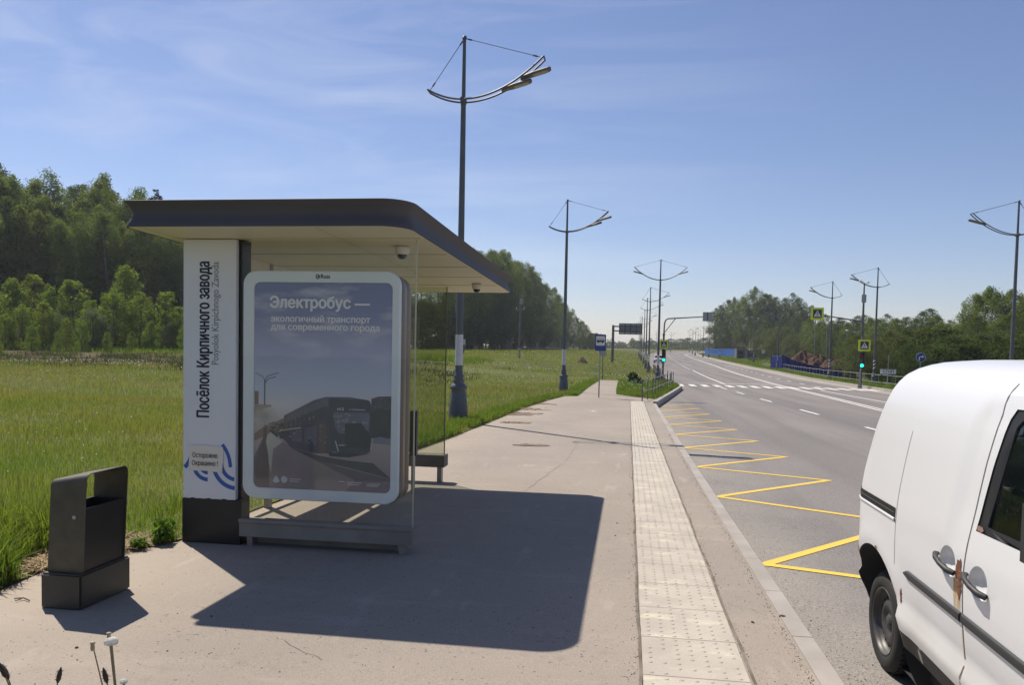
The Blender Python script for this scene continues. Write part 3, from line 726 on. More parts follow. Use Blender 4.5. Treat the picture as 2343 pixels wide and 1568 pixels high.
art('printed_windscreen', (0.166, 0.178, 0.242), [zz([(612, 965), (855, 960), (850, 1080), (760, 1090), (700, 1110), (650, 1105), (622, 1060)])], 7)
art('printed_headlights', (0.738, 0.738, 0.738), [zz([(624, 1158), (632, 1158), (652, 1228), (645, 1230)]), zz([(868, 1160), (876, 1160), (866, 1215), (860, 1215)]), zz([(650, 1183), (718, 1183), (718, 1190), (650, 1190)])], 8)
art('printed_bus_shadow', (0.028, 0.030, 0.038), [zz([(580, 1240), (860, 1236), (720, 1268), (590, 1265)]), zz([(445, 1160), (475, 1155), (482, 1230), (460, 1248), (445, 1215)]), zz([(690, 1040), (800, 1030), (860, 1120), (850, 1200), (690, 1200)])], 8)
lampP = []
def stroke(P, w):
    r = []
    for (a, b), (c, d) in zip(P[:-1], P[1:]):
        l = math.hypot(c-a, d-b); nx, ny = -(d-b)/l*w/2, (c-a)/l*w/2
        r.append(zz([(a+nx, b+ny), (c+nx, d+ny), (c-nx, d-ny), (a-nx, b-ny)]))
    return r
lampP += stroke([(143, 930), (145, 755)], 9)+stroke([(145, 760), (165, 730), (240, 705)], 5)+stroke([(145, 762), (130, 735), (80, 708)], 4)+stroke([(150, 775), (170, 748), (222, 733)], 5)
art('printed_lamp', (0.127, 0.127, 0.153), lampP, 3)
rp = random.Random(12)
def specks(name, col, n, box, sz, lay, inside_poly=None):
    m = mat('print_'+name, col, .35, var=.3, scale=9); g = G(); k = 0
    while k < n:
        x, y = rp.uniform(box[0], box[1]), rp.uniform(box[2], box[3])
        if inside_poly is not None and not inside(np.array(inside_poly), np.array([x]), np.array([y]))[0]: continue
        r = rp.uniform(sz*.4, sz); k += 1
        g.poly([(*((lambda a: (a[0], PF+.0119-.0006*lay-.000004*k, a[1]))(uv(*zz([(min(994, max(75, x+r*math.cos(q)*rp.uniform(.6, 1.2))), y+r*.8*math.sin(q)*rp.uniform(.6, 1.2))])[0]))),) for q in np.linspace(0, 6.28, 8)[:-1]])
    o = g.build(name, m, poster, SO); o['kind'] = 'stuff'
specks('printed_foliage', (.055, .06, .05), 70, (866, 990, 940, 1120), 18, 3.4)
specks('printed_foliage', (.17, .11, .08), 60, (180, 285, 1050, 1150), 16, 2.6)
specks('printed_gleams', (.36, .33, .34), 40, (300, 580, 960, 1180), 7, 8.4, [(300, 1000), (480, 905), (575, 870), (590, 1230), (470, 1240), (325, 1200)])
specks('printed_gleams', (.20, .21, .26), 22, (620, 850, 970, 1085), 16, 7.4)
specks('printed_house_windows', (.20, .19, .21), 26, (870, 990, 862, 930), 6, 2.6)
for k in range(9):
    x0 = 300+30*k; y0 = 1012-13.5*k
    art('printed_side_pane', (.07, .075, .10), [zz([(x0, y0+28), (x0+24, y0+18), (x0+24, y0+88), (x0, y0+94)])], 7.2)
art('printed_bus_roof', (.15, .15, .19), [zz([(278, 998), (480, 886), (560, 862), (720, 858), (850, 876), (600, 868), (480, 898), (300, 1000)])], 7.6)
M_PW = mat('print_white', (.88, .88, .90), .4)
def ptxt(body, x, yb, w, size, bold, lay=9):
    u, v = (x-72)/925, (yb-90)/1410; X, Z = uv(u, v)
    return text(body, size, 'poster_lettering', M_PW, poster, lambda a, b: (X+a-SO[0], PF+.0119-.0006*lay-SO[1], Z+b-SO[2]), fit=1.246*w/925, bold=bold)
ptxt('Электробус —', 180, 262, 665, .135, .04); ptxt('экологичный транспорт', 186, 357, 664, .075, .035); ptxt('для современного города', 186, 412, 726, .075, .035)
ptxt('н12', 640, 950, 42, .035, .02); ptxt('м. Савёловская', 718, 946, 104, .017, .01)
art('printed_badges', (0.738, 0.738, 0.738), [zz([(283+22*math.cos(q), 1438+24*math.sin(q)) for q in np.linspace(0, 6.28, 16)[:-1]]), zz([(228+20*math.cos(q)*(1+.3*math.sin(3*q)), 1440+24*math.sin(q)) for q in np.linspace(0, 6.28, 16)[:-1]]), zz([(655, 1432), (692, 1432), (692, 1438), (655, 1438)])]
    +[zz([(a, b), (c, b), (c, b+5), (a, b+5)]) for a, c, b in ((318, 398, 1430), (318, 382, 1445), (712, 806, 1436), (712, 792, 1450), (838, 930, 1440), (838, 918, 1452))], 9)
art('printed_flag_red', (0.458, 0.076, 0.076), [zz([(655, 1443), (692, 1443), (692, 1448), (655, 1448)])], 9)
art('printed_flag_blue', (0.064, 0.102, 0.381), [zz([(655, 1438), (692, 1438), (692, 1443), (655, 1443)])], 9)
g = G(); g.poly([(x, PF-.004, z) for x, z in rrect(-3.235, -1.995, .495, 2.289, .05, 5)]); g.build('poster_glass', M_PGLASS, shelter, SO)
g = G()
cx, cz = -2.658, 2.342
g.poly([(cx+.020*math.cos(q), PF-.0012, cz+.022*math.sin(q)) for q in np.linspace(0, 6.28, 20)[:-1]])
g.build('frame_emblem', M_INK, case, SO)
g = G(); arc_band(g, cx+.004, cz, .009, .014, 60, 300, PF-.0018, n=14); g.build('frame_emblem_mark', M_SILVER, case, SO)
text('Russ', .05, 'frame_lettering', M_INK, case, lambda a, b: (-2.630+a-SO[0], PF-.0012-SO[1], 2.327+b-SO[2]), fit=.082, bold=.04)
# dome cameras under the roof
for x, y in ((-2.03, 6.86), (-1.96, 10.0)):
    zc = 2.672+TZ(y)
    g = G(); g.lathe([(0, 0), (.062, 0), (.066, -.02), (.06, -.055), (.05, -.072)], 20, (x, y, zc)); c = g.build('dome_camera', M_CAMW, shelter, SO)
    g = G(); g.lathe([(.047, -.072), (.042, -.092), (.026, -.108), (0, -.114)], 20, (x, y, zc)); g.build('camera_lens_dome', M_DOME, c, SO)
# paper notice stuck on the pillar
g = G(); ny = PY0-.006
rows = [[(-3.82+.32*u+.004*math.sin(v*5), ny-.003*abs(math.sin(u*3+v*2)), .845-.225*v+.006*math.sin(u*4)) for u in np.linspace(0, 1, 9)] for v in np.linspace(0, 1, 7)]
g.grid(rows); notice = g.build('paper_notice', M_PAPER); tag(notice, 'small paper notice taped over the blue waves on the white pillar', 'notice')
def nt_(body, x, z, w, s): text(body, s, 'notice_lettering', M_INK, notice, lambda a, b: (x+a, ny-.0048, z+b), fit=w, bold=.012)
nt_('Осторожно', -3.785, .742, .235, .06); nt_('Окрашено !', -3.79, .672, .245, .06)
# bench by the back wall
bench = thing('bench', (-3.1, 8.6, 0), 'dark slatted bench inside the bus shelter along its back wall', 'bench'); BO = (-3.1, 8.6, 0)
M_WOOD = mat('dark_bench_wood', (.10, .075, .06), .6, var=.3, scale=6)
g = G()
for k in range(5): g.box(-3.56+.10*k, -3.47+.10*k, 7.3, 9.75, .40, .435, .004)
g.build('seat', M_WOOD, bench, BO)
g = G()
for k in range(4): g.box(-3.68-.012*k, -3.655-.012*k, 7.3, 9.75, .52+.115*k, .62+.115*k, .004)
g.build('backrest', M_WOOD, bench, BO)
for y in (9.0, 9.6):
    
    for a in ((-3.60, -3.53, -.1, .40), (-3.13, -3.08, -.1, .40), (-3.72, -3.69, .3, .98)):
        g = G(); g.box(a[0], a[1], y, y+.06, a[2], a[3]); g.build('leg' if a[3] < .5 else 'back_support', M_STEEL, bench, BO)
# added dark upright standing for the end of the bench back, seen edge-on
g = G(); g.box(-2.66, -2.575, 9.42, 9.50, .40, .96, .006); rb = thing('bench_back_end', (-2.62, 9.46, 0), 'narrow dark bench-back end standing in the shelter behind the advert box', 'board')
g.build('board', mat('dark_board', (.05, .05, .052), .5), rb, (-2.62, 9.46, 0))
g = G(); g.box(-2.64, -2.60, 9.44, 9.48, -.1, .40); g.build('leg', M_STEEL, rb, (-2.62, 9.46, 0))

# ------------------------------------------------------------------ litter bin
M_BIN = mat('olive_bronze_steel', (0.088, 0.075, 0.050), 0.5, metal=.15, col2=(.060, .052, .038), scale=9, bump=.12, bscale=160)
M_BINB = mat('dark_bin_base', (0.035, 0.034, 0.030), 0.5, var=.25, scale=5, bump=.1)
binr = thing('litter_bin', (-3.585, 4.785, 0.01), 'olive brown steel litter bin with arched hood on a dark base', 'litter bin')
g = G(); g.box(-.145, .145, -.255, .255, 0, .235, .012); g.build('base', M_BINB, binr)
TL = math.tan(rad(2.6))
g = G(); hw, hd, th, ztop, rb_ = .128, .212, .004, .885, .045
path = [(-hd, .20)]+[(-hd+rb_-rb_*math.cos(q), ztop-rb_+rb_*math.sin(q)) for q in np.linspace(0, math.pi/2, 8)]+[(hd-rb_+rb_*math.sin(q), ztop-rb_+rb_*math.cos(q)) for q in np.linspace(0, math.pi/2, 8)]+[(hd, .20)]
pin = [(y*(1-2*th/(2*hd)), z-th if z > .5 else z) for y, z in path]
sh = lambda x, y, z: (x+TL*(z-.2), y, z+(.19*(x-hw) if z > .7 else 0.0))
for x0, x1 in ((-hw, hw),):
    g.grid([[sh(x0, y, z) for y, z in path], [sh(x1, y, z) for y, z in path]], smooth=True)
    g.grid([[sh(x0, y, z) for y, z in pin], [sh(x1, y, z) for y, z in pin]], smooth=True)
    for x in (x0, x1): g.grid([[sh(x, y, z) for y, z in path], [sh(x, y, z) for y, z in pin]], smooth=False)
hood = g.build('hood', M_BIN, binr)
g = G(); y = -hd-.002; g.lathe([(0, -.004), (.012, -.004), (.013, 0)], 14, (.05+TL*.4, y, .60), axis='y'); g.lathe([(0, -.0065), (.005, -.006), (.006, -.004)], 8, (.05+TL*.4, y, .60), axis='y'); g.build('lock', mat('worn_lock', (.4, .39, .36), .4), hood)
g = G()
bx_ = [(-.118, -.200), (.118, -.200), (.118, .200), (-.118, .200)]
for (a, b), (c, d) in zip(bx_, bx_[1:]+bx_[:1]):
    g.add([sh(a, b, .20), sh(c, d, .20), sh(c, d, .655), sh(a, b, .655)], [(0, 1, 2, 3)])
for s_ in (.012,):
    o4 = [sh(x, y_, .655) for x, y_ in bx_]; i4 = [sh(x*(1-s_/.118), y_*(1-s_/.2), .655) for x, y_ in bx_]; b4 = [sh(x*(1-s_/.118), y_*(1-s_/.2), .30) for x, y_ in bx_]
    g.grid([o4, i4, b4], smooth=False, close=True); g.poly(b4)
g.build('container', mat('dark_bin_can', (.032, .03, .026), .4, metal=.3, var=.2), binr)

# ------------------------------------------------------------------ delivery van
def m_vanpaint():
    s = NT('white_van_paint'); p = s.xyz(s.tc.outputs['Object'])
    n = s.noise(2.2, 6, vec=s.tc.outputs['Object'])
    low = s.math('MULTIPLY', s.rng(s.math('ADD', p[2], s.math('MULTIPLY', n, .45)), .95, .45), .65)
    c = s.mix(low, (0.66, 0.665, 0.675), (0.40, 0.365, 0.30))
    s.color(c); s.b.inputs['Roughness'].default_value = .38; s.b.inputs['Coat Weight'].default_value = .35; s.b.inputs['Coat Roughness'].default_value = .08
    return s.m
M_VAN = m_vanpaint()
M_PLAST = mat('charcoal_plastic', (.028, .028, .030), .55, var=.2, scale=8, bump=.08, bscale=200)
M_RUBBER = mat('tyre_rubber', (.022, .021, .020), .8, var=.35, scale=7, bump=.15, bscale=90)
M_STEELW = mat('dusty_steel_wheel', (.085, .08, .076), .45, metal=.25, var=.35, scale=7)
M_HOLE = mat('black_hole', (.004, .004, .004), .9)
M_INT = mat('dark_interior', (.02, .022, .024), .8); M_TRIM = mat('grey_cabin_trim', (.13, .14, .135), .8)
M_VGLASS = m_glass('van_glass', (.62, .72, .68), .06)
M_RUST = mat('rust', (.19, .072, .030), .9, col2=(.085, .032, .018), scale=26, bump=.7, bscale=60)
VX, VY = 2.39, 3.6
van = thing('delivery_van', (VX, VY, -0.165), 'white panel delivery van with rust stains parked by the kerb', 'van')
VO = (VX, VY, -0.165)
_pz = [(.13, -.05), (.06, .08), (.035, .20), (.022, .245), (.018, .27), (.0, .335), (.002, .35), (.030, .385), (.020, .45), (.008, .56), (.0, .70), (.0, .80), (.004, .92), (.014, 1.02), (.034, 1.15), (.060, 1.30), (.095, 1.45), (.128, 1.55), (.165, 1.62), (.205, 1.665), (.26, 1.70), (.34, 1.728), (.5, 1.748), (.9, 1.757)]
_pd = np.array(_pz); T_ = _pd[:, 1].copy()
k0 = 18
for i in range(k0+1, len(T_)): T_[i] = T_[i-1]+math.hypot(_pd[i, 0]-_pd[i-1, 0], _pd[i, 1]-_pd[i-1, 1])
_td = np.linspace(T_[0], T_[-1], 400)
def _sm(a):
    k = np.ones(9)/9; b = np.convolve(np.pad(a, 4, 'edge'), k, 'valid'); return b
_dd = _sm(np.interp(_td, T_, _pd[:, 0])); _zz = np.interp(_td, T_, _pd[:, 1])
_zz[_td > 1.58] = _sm(_zz)[_td > 1.58]
XL, YE, RC = 1.49, 5.60, .38
def vmap(s, t, out=0.0, side=1):
    d = float(np.interp(t, _td, _dd)); z = float(np.interp(t, _td, _zz))
    d += .016*float(sstep(3.90, 3.83, s))*float(sstep(.80, 1.1, t))*float(sstep(1.6, 1.5, t))   # step of the sliding door's front flange
    if s < 1.9: d += .20*((1.9-s)/.7)**2
    # swelling over the rear wheel
    rr_ = math.hypot(s-4.97, z-.12); d -= .012*math.exp(-((rr_-.53)/.07)**2)
    d -= out; Y1 = YE-RC-max(d, 0)
    if s < Y1: X, Y = XL+d, s
    elif s < Y1+RC*math.pi/2: ph = (s-Y1)/RC; X, Y = XL+d+RC*(1-math.cos(ph)), Y1+RC*math.sin(ph)
    else: X, Y = XL+d+RC+(s-Y1-RC*math.pi/2), YE-max(d, 0)
    if side < 0: X = 2*VX-X
    return (X, Y, z)
ARCH = [(4.97+.495*math.cos(q), .12+.495*math.sin(q)) for q in np.linspace(0, 2*math.pi, 57)[:-1]]
ARCHF = [(2.28+.46*math.cos(q), .13+.46*math.sin(q)) for q in np.linspace(0, 2*math.pi, 49)[:-1]]
WIN = [(3.655, 1.005), (3.62, 1.50), (3.585, 1.545), (3.0, 1.555), (2.86, 1.53), (2.42, 1.085), (2.44, 1.035)]
def ell(cx, cz, a, b, tilt=0, n=28):
    c, s_ = math.cos(tilt), math.sin(tilt)
    return [(cx+a*math.cos(q)*c-b*math.sin(q)*s_, cz+a*math.cos(q)*s_+b*math.sin(q)*c) for q in np.linspace(0, 2*math.pi, n+1)[:-1]]
H1, H2 = ell(3.88, .81, .088, .072), ell(3.555, .80, .088, .072)
TMAX = 1.665
def van_side(side):
    pts = []; edges = []
    def addloop(P, close=True, step=.05):
        Q = []
        P2 = P+[P[0]] if close else P
        for a, b in zip(P2[:-1], P2[1:]):
            n = max(1, int(math.hypot(b[0]-a[0], b[1]-a[1])/step)); Q += [(a[0]+(b[0]-a[0])*k/n, a[1]+(b[1]-a[1])*k/n) for k in range(n)]
        if not close: Q.append(P2[-1])
        o = len(pts); pts.extend(Q); n = len(Q)
        edges.extend([(o+i, o+(i+1) % n) for i in range(n if close else n-1)])
    addloop([(1.22, -.04), (6.33, -.04), (6.33, TMAX), (1.22, TMAX)])
    for P in (ARCH, ARCHF, WIN, H1, H2): addloop(P, True, .03)
    for P in ([(3.70, .27), (3.70, TMAX)], [(4.60, .27), (4.60, TMAX)], [(2.50, .27), (2.50, 1.02), (2.9, 1.6), (3.70, 1.6)], [(1.22, .27), (6.33, .27)], [(1.22, .185), (6.33, .185)], [(1.22, .70), (1.35, .88), (2.05, 1.03), (2.80, TMAX)]): addloop(P, False, .05)
    gx = np.arange(1.25, 6.33, .055); gz = np.arange(0, TMAX, .05)
    pts += [(a+.003, b+.002) for a in gx for b in gz]
    v, e, f, _, _, _ = delaunay_2d_cdt([Vector(p) for p in pts], edges, [], 0, 1e-4)
    va = np.array([(p.x, p.y) for p in v]); V3 = [vmap(a, b, 0, side) for a, b in va]
    part = {'body': [], 'sliding_door': [], 'front_door': [], 'sill': []}
    f = [t for t in f if len(t) == 3]; ca = va[np.array(f)].mean(axis=1); hole = np.zeros(len(f), bool)
    for P in (ARCH, ARCHF, H1, H2, WIN): hole |= inside(np.array(P), ca[:, 0], ca[:, 1])
    for t, (s_, z_), hq in zip(f, ca, hole):
        if hq: continue
        lim = np.interp(s_, [1.22, 1.35, 2.05, 2.80, 9], [.70, .88, 1.03, TMAX, TMAX])
        if z_ > lim: continue
        if z_ < .185: continue
        if z_ < .27 and 2.5 < s_ < 4.7: k = 'sill'
        elif 3.70 < s_ < 4.60: k = 'sliding_door'
        elif 2.5 < s_ < 3.70 and z_ < np.interp(s_, [2.5, 2.9, 3.7], [1.02, 1.6, 1.6]): k = 'front_door'
        else: k = 'body'
        part[k].append(tuple(t))
    objs = {}
    for k, fs in part.items():
        used = sorted({i for t in fs for i in t}); mp = {i: j for j, i in enumerate(used)}
        gg = G().add([V3[i] for i in used], [tuple(mp[i] for i in t) for t in fs], True)
        nm = {'body': 'side_body', 'sill': 'sill'}.get(k, k)
        o = gg.build(nm, M_VAN if k != 'sill' else mat('chipped_black_sill', (.015, .014, .013), .6, col2=(.30, .28, .25), scale=9, lo=.60, hi=.64), van, VO, fix=True)
        objs[k] = o
    return objs
sideL = van_side(1); sideR = van_side(-1)
def vpoly(name, P, m, parent, out, step=.06, holes=None, side=1):
    """patch of the side skin, lifted a little"""
    Q = []
    for a, b in zip(P, P[1:]+P[:1]):
        n = max(1, int(math.hypot(b[0]-a[0], b[1]-a[1])/step)); Q += [(a[0]+(b[0]-a[0])*k/n, a[1]+(b[1]-a[1])*k/n) for k in range(n)]
    n = len(Q); ed = [(i, (i+1) % n) for i in range(n)]; pts = list(Q); qa = np.array(Q)
    gx, gz = np.meshgrid(np.arange(qa[:, 0].min(), qa[:, 0].max(), step), np.arange(qa[:, 1].min(), qa[:, 1].max(), step))
    k = inside(qa, gx.ravel()+.001, gz.ravel()+.001); pts += [(a+.001, b+.001) for a, b in zip(gx.ravel()[k], gz.ravel()[k])]
    ha = None
    if holes:
        o = len(pts); pts += holes; ed += [(o+i, o+(i+1) % len(holes)) for i in range(len(holes))]; ha = np.array(holes)
    v, e, f, _, _, _ = delaunay_2d_cdt([Vector(p) for p in pts], ed, [], 0, 1e-5)
    va = np.array([(p.x, p.y) for p in v]); c = np.array([va[list(t)].mean(axis=0) for t in f]); k = inside(qa, c[:, 0], c[:, 1])
    if ha is not None: k &= ~inside(ha, c[:, 0], c[:, 1])
    gg = G().add([vmap(a, b, out, side) for a, b in va], [tuple(t) for t, q in zip(f, k) if q], True)
    return gg.build(name, m, parent, VO)
M_SEAM = mat('panel_gap', (.10, .095, .09), .8)
for sd, ob in ((1, sideL), (-1, sideR)):
    # side window, its black frame, the gaps between panels
    wi = [(3.575, 1.04), (3.555, 1.47), (3.53, 1.50), (3.0, 1.51), (2.90, 1.49), (2.52, 1.10), (2.53, 1.06)]
    vpoly('window_frame', [(s_, z_) for s_, z_ in WIN], mat('black_window_frame', (.02, .02, .022), .45), ob['front_door'], -.006, holes=wi, side=sd)
    vpoly('window', wi, M_VGLASS, ob['front_door'], -.014, side=sd)
    for P in ([(3.70, .30), (3.70, 1.66)], [(4.60, .60), (4.60, 1.10), (4.59, 1.35)]):
        g = G(); Q = [(P[0][0]+(P[-1][0]-P[0][0])*0, z_) for z_ in np.linspace(P[0][1], P[-1][1], 40)]
        wdt = .0045 if P[0][0] < 4 else .002
        g.grid([[vmap(s_-wdt, z_, .0012, sd) for s_, z_ in Q], [vmap(s_+wdt, z_, .0012, sd) for s_, z_ in Q]]); g.build('panel_gap', M_SEAM, ob['body'], VO)
    # door handles in their bowls
    for nm, P, cx, cz in (('sliding_door', H1, 3.88, .81), ('front_door', H2, 3.555, .80)):
        rows = [[vmap(cx+(a-cx)*k, cz+(b-cz)*k, -dp, sd) for a, b in P+P[:1]] for k, dp in ((1, 0), (.97, .006), (.85, .022), (.6, .036), (.3, .042), (.02, .043))]
        g = G().grid(rows); bowl = g.build('handle_bowl', M_VAN, ob[nm], VO)
        pth = [vmap(cx+a, cz+b, o_, sd) for a, b, o_ in ((.10, .012, .006), (.085, .014, .022), (.04, .006, .038), (-.02, -.008, .040), (-.075, -.022, .030), (-.10, -.03, .008))]
        g = G().tube(pth, [.009, .013, .0125, .0125, .0145, .013], 10); g.build('door_handle', M_PLAST, ob[nm], VO)
    # rubbing strip
    def strip(s0, s1):
        rows = []
        for t_ in np.linspace(0, 1, 26):
            s_ = s0+(s1-s0)*t_; e = min(1.0, min(t_, 1-t_)*14+.25) if s1 > 4 and t_ > .5 else 1.0
            rows.append([vmap(s_, .60+h*e, o_, sd) for h, o_ in ((-.023, .0), (-.021, .008), (-.012, .014), (.012, .014), (.021, .008), (.023, .0))])
        return rows
    g = G().grid(strip(3.712, 4.43)); g.build('rubbing_strip', M_PLAST, ob['sliding_door'], VO)
    g = G().grid(strip(2.52, 3.69)); g.build('rubbing_strip', M_PLAST, ob['front_door'], VO)
    # slide rail
    g = G(); zs = .885
    g.grid([[vmap(s_, zs-.028, .0025, sd) for s_ in np.linspace(4.615, 5.62, 26)], [vmap(s_, zs+.028, .0025, sd) for s_ in np.linspace(4.615, 5.62, 26)]]); rail = g.build('slide_rail', M_HOLE, ob['body'], VO)
    g = G(); g.grid([[vmap(s_, zs+h, .005, sd) for s_ in np.linspace(4.63, 5.52, 26)] for h in (-.004, .006)]); g.grid([[vmap(s_, zs+h, .005, sd) for s_ in np.linspace(5.52, 5.62, 6)] for h in (-.028, .028)])
    g.build('rail_runner', mat('dark_rail', (.06, .055, .05), .5), rail, VO)
    g = G(); g.grid([[vmap(s_, zs-.028-h, o_, sd) for s_ in np.linspace(4.615, 5.62, 26)] for h, o_ in ((0, .003), (.004, .010), (.016, .006), (.022, 0))]); g.build('rail_lip', M_VAN, ob['body'], VO)
    # wheel-arch lining
    for A_, cx, cz, r in ((ARCH, 4.97, .12, .495), (ARCHF, 2.28, .13, .46)):
        g = G(); g.grid([[(x if k == 0 else VX+sd*-.62, y, z) for x, y, z in [vmap(a, b, 0, sd) for a, b in A_+A_[:1]]] for k in (0, 1)])
        g.build('wheel_arch', M_INT, ob['body'], VO)
# rust on the sliding door handle, stain running down, rust flecks
rg = random.Random(4)
def blob(cx, cz, a, b, n=22, j=.25): return [(cx+a*math.cos(q)*(1+rg.uniform(-j, j)), cz+b*math.sin(q)*(1+rg.uniform(-j, j))) for q in np.linspace(0, 2*math.pi, n+1)[:-1]]
vpoly('rust_patch', blob(3.752, .805, .030, .050), M_RUST, sideL['sliding_door'], .0018, .012)
vpoly('rust_patch', blob(3.733, .735, .024, .050), M_RUST, sideL['sliding_door'], .0022, .012)
def m_stain():
    m = bpy.data.materials.new('rust_stain'); m.use_nodes = True; t = m.node_tree; b = t.nodes['Principled BSDF']; MATS['rust_stain'] = m
    b.inputs['Base Color'].default_value = (.50, .30, .07, 1); b.inputs['Roughness'].default_value = .6
    tc = t.nodes.new('ShaderNodeTexCoord'); sp = t.nodes.new('ShaderNodeSeparateXYZ'); t.links.new(tc.outputs['Object'], sp.inputs[0])
    nz = t.nodes.new('ShaderNodeTexNoise'); nz.inputs['Scale'].default_value = 14; mp = t.nodes.new('ShaderNodeMapping'); mp.inputs['Scale'].default_value = (1, 3.0, .25)
    t.links.new(tc.outputs['Object'], mp.inputs['Vector']); t.links.new(mp.outputs[0], nz.inputs['Vector'])
    r = t.nodes.new('ShaderNodeMapRange'); r.inputs[1].default_value = .28; r.inputs[2].default_value = .55; t.links.new(nz.outputs['Fac'], r.inputs[0])
    z = t.nodes.new('ShaderNodeMapRange'); z.inputs[1].default_value = .78; z.inputs[2].default_value = .93; z.inputs[3].default_value = .35; z.inputs[4].default_value = .95
    t.links.new(sp.outputs['Z'], z.inputs[0])
    mu = t.nodes.new('ShaderNodeMath'); mu.operation = 'MULTIPLY'; t.links.new(r.outputs[0], mu.inputs[0]); t.links.new(z.outputs[0], mu.inputs[1])
    t.links.new(mu.outputs[0], b.inputs['Alpha']); return m
M_STAIN = m_stain()
vpoly('rust_stain', [(3.80, .76), (3.722, .74), (3.718, .626), (3.795, .626), (3.80, .70)], M_STAIN, sideL['sliding_door'], .0012, .015)
vpoly('rust_stain', [(3.716, .56), (3.704, .56), (3.704, .30), (3.709, .30)], M_STAIN, sideL['sliding_door'], .0022, .015)
vpoly('rust_patch', blob(4.50, .46, .014, .045, j=.5), M_RUST, sideL['sliding_door'], .0015, .01)
vpoly('rust_patch', blob(3.62, 1.02, .03, .012, j=.3), mat('peeled_paint', (.22, .13, .11), .8), sideL['front_door'], .002, .01)
vpoly('rust_patch', blob(5.30, .52, .02, .05, j=.4), M_RUST, sideL['body'], .0015, .012)
vpoly('dent_mark', blob(3.05, .66, .006, .012, 10), M_RUST, sideL['front_door'], .0015, .008)
vpoly('paint_chip', blob(4.90, .625, .02, .006, 10, .6), M_RUST, sideL['body'], .0035, .008)
# roof
g = G(); rows = []
for t_ in np.linspace(TMAX, _td[-1], 14):
    d = float(np.interp(t_, _td, _dd)); z = float(np.interp(t_, _td, _zz)); r = max(.02, min(RC, .9-d))
    x0, x1, y1 = XL+d, 2*VX-XL-d, YE-d; y0 = np.interp(z, [1.665, 1.757], [2.80, 3.05])
    ring = [(x0, y, z) for y in np.linspace(y0, y1-r, 14)]
    ring += [(x0+r*(1-math.cos(q)), y1-r+r*math.sin(q), z) for q in np.linspace(0, math.pi/2, 9)[1:]]
    ring += [(x, y1, z) for x in np.linspace(x0+r, x1-r, 8)[1:-1]]
    ring += [(x1-r+r*math.sin(q), y1-r+r*math.cos(q), z) for q in np.linspace(0, math.pi/2, 9)]
    ring += [(x1, y, z) for y in np.linspace(y1-r, y0, 14)[1:]]
    rows.append(ring)
g.grid(rows); g.build('roof', M_VAN, van, VO)
# front: windscreen, bonnet, nose
cl = lambda s_, z_, inn=0.0: [vmap(s_, z_, -inn, 1), vmap(s_, z_, -inn, -1)]
def across(s_, z_, crown, n=12):
    a, b = cl(s_, z_); return [(a[0]+(b[0]-a[0])*u, a[1]-crown*(1-(2*u-1)**2)*1.0, a[2]+crown*.15*(1-(2*u-1)**2)) for u in np.linspace(0, 1, n)]
g = G().grid([across(2.80, 1.664, .06)[::1], across(2.42, 1.35, .10), across(2.05, 1.03, .14)]); g.build('windscreen', M_VGLASS, van, VO)
g = G().grid([across(2.80, 1.664, .06), [(x, y+.12, z+.085) for x, y, z in across(2.80, 1.664, .0)]]); g.build('windscreen_header', M_VAN, van, VO)
g = G().grid([across(2.05, 1.03, .14), across(1.7, .96, .16), across(1.35, .88, .18), across(1.23, .72, .18)]); g.build('bonnet', M_VAN, van, VO)
g = G().grid([across(1.23, .72, .18), across(1.22, .45, .22), across(1.225, .2, .22), across(1.24, .02, .16)]); fb = g.build('front_bumper', M_VAN, van, VO)
g = G().grid([[(x, y-.004, z) for x, y, z in across(1.225, z_, .22)[3:9]] for z_ in (.50, .68)]); g.build('grille', M_PLAST, fb, VO)
M_LENS = mat('headlight_lens', (.55, .58, .6), .1, coat=.5)
for sd in (1, -1):
    rows = [[vmap(s_, z_, .004, sd) for z_ in (.62, .70, .80)] for s_ in (1.24, 1.35, 1.5)]
    g = G().grid(rows); g.build('headlight', M_LENS, van, VO)
    # wing mirror
    mx = VX-sd*1.03
    g = G(); g.box(mx-.075, mx+.075, 2.70, 2.80, 1.065, 1.315, .03); mi = g.build('wing_mirror', M_PLAST, van, VO)
    g = G(); g.tube([(mx+sd*.05, 2.75, 1.10), (VX-sd*.87, 2.72, 1.04)], .02, 8); g.build('mirror_arm', M_PLAST, mi, VO)
    # tail lamp
    rows = [[vmap(s_, z_, .003, sd) for z_ in np.linspace(1.0, 1.45, 6)] for s_ in np.linspace(5.64, 5.76, 5)]
    g = G().grid(rows); g.build('tail_lamp', mat('red_lens', (.35, .02, .02), .15), van, VO)
rows = [[vmap(s_, z_, .012, 1) for z_ in (.12, .2, .36, .42)] for s_ in np.linspace(5.50, 6.33, 14)]
g = G().grid(rows)
g.grid([[vmap(s_, z_, .012, -1) for z_ in (.12, .2, .36, .42)] for s_ in np.linspace(5.50, 6.33, 14)]); g.build('rear_bumper', mat('grey_bumper', (.22, .23, .26), .5), van, VO)
# floor, bulkhead, seats
g = G(); g.box(1.66, 3.12, 1.5, 5.3, .0, .10); g.build('floor_pan', M_INT, van, VO)
g = G(); g.box(1.66, 3.12, 4.0, 4.04, .1, 1.55); g.build('bulkhead', M_TRIM, van, VO)
for x in (1.72, 2.52):
    g = G(); g.box(x, x+.52, 3.05, 3.55, .30, .55, .06); g.box(x+.02, x+.50, 3.45, 3.62, .5, 1.10, .06); g.box(x+.14, x+.38, 3.50, 3.60, 1.12, 1.32, .04); g.build('seat', mat('grey_seat_cloth', (.10, .115, .10), .9), van, VO)
g = G(); g.box(1.68, 3.10, 1.95, 2.45, .55, .98, .08); g.build('dashboard', M_INT, van, VO)
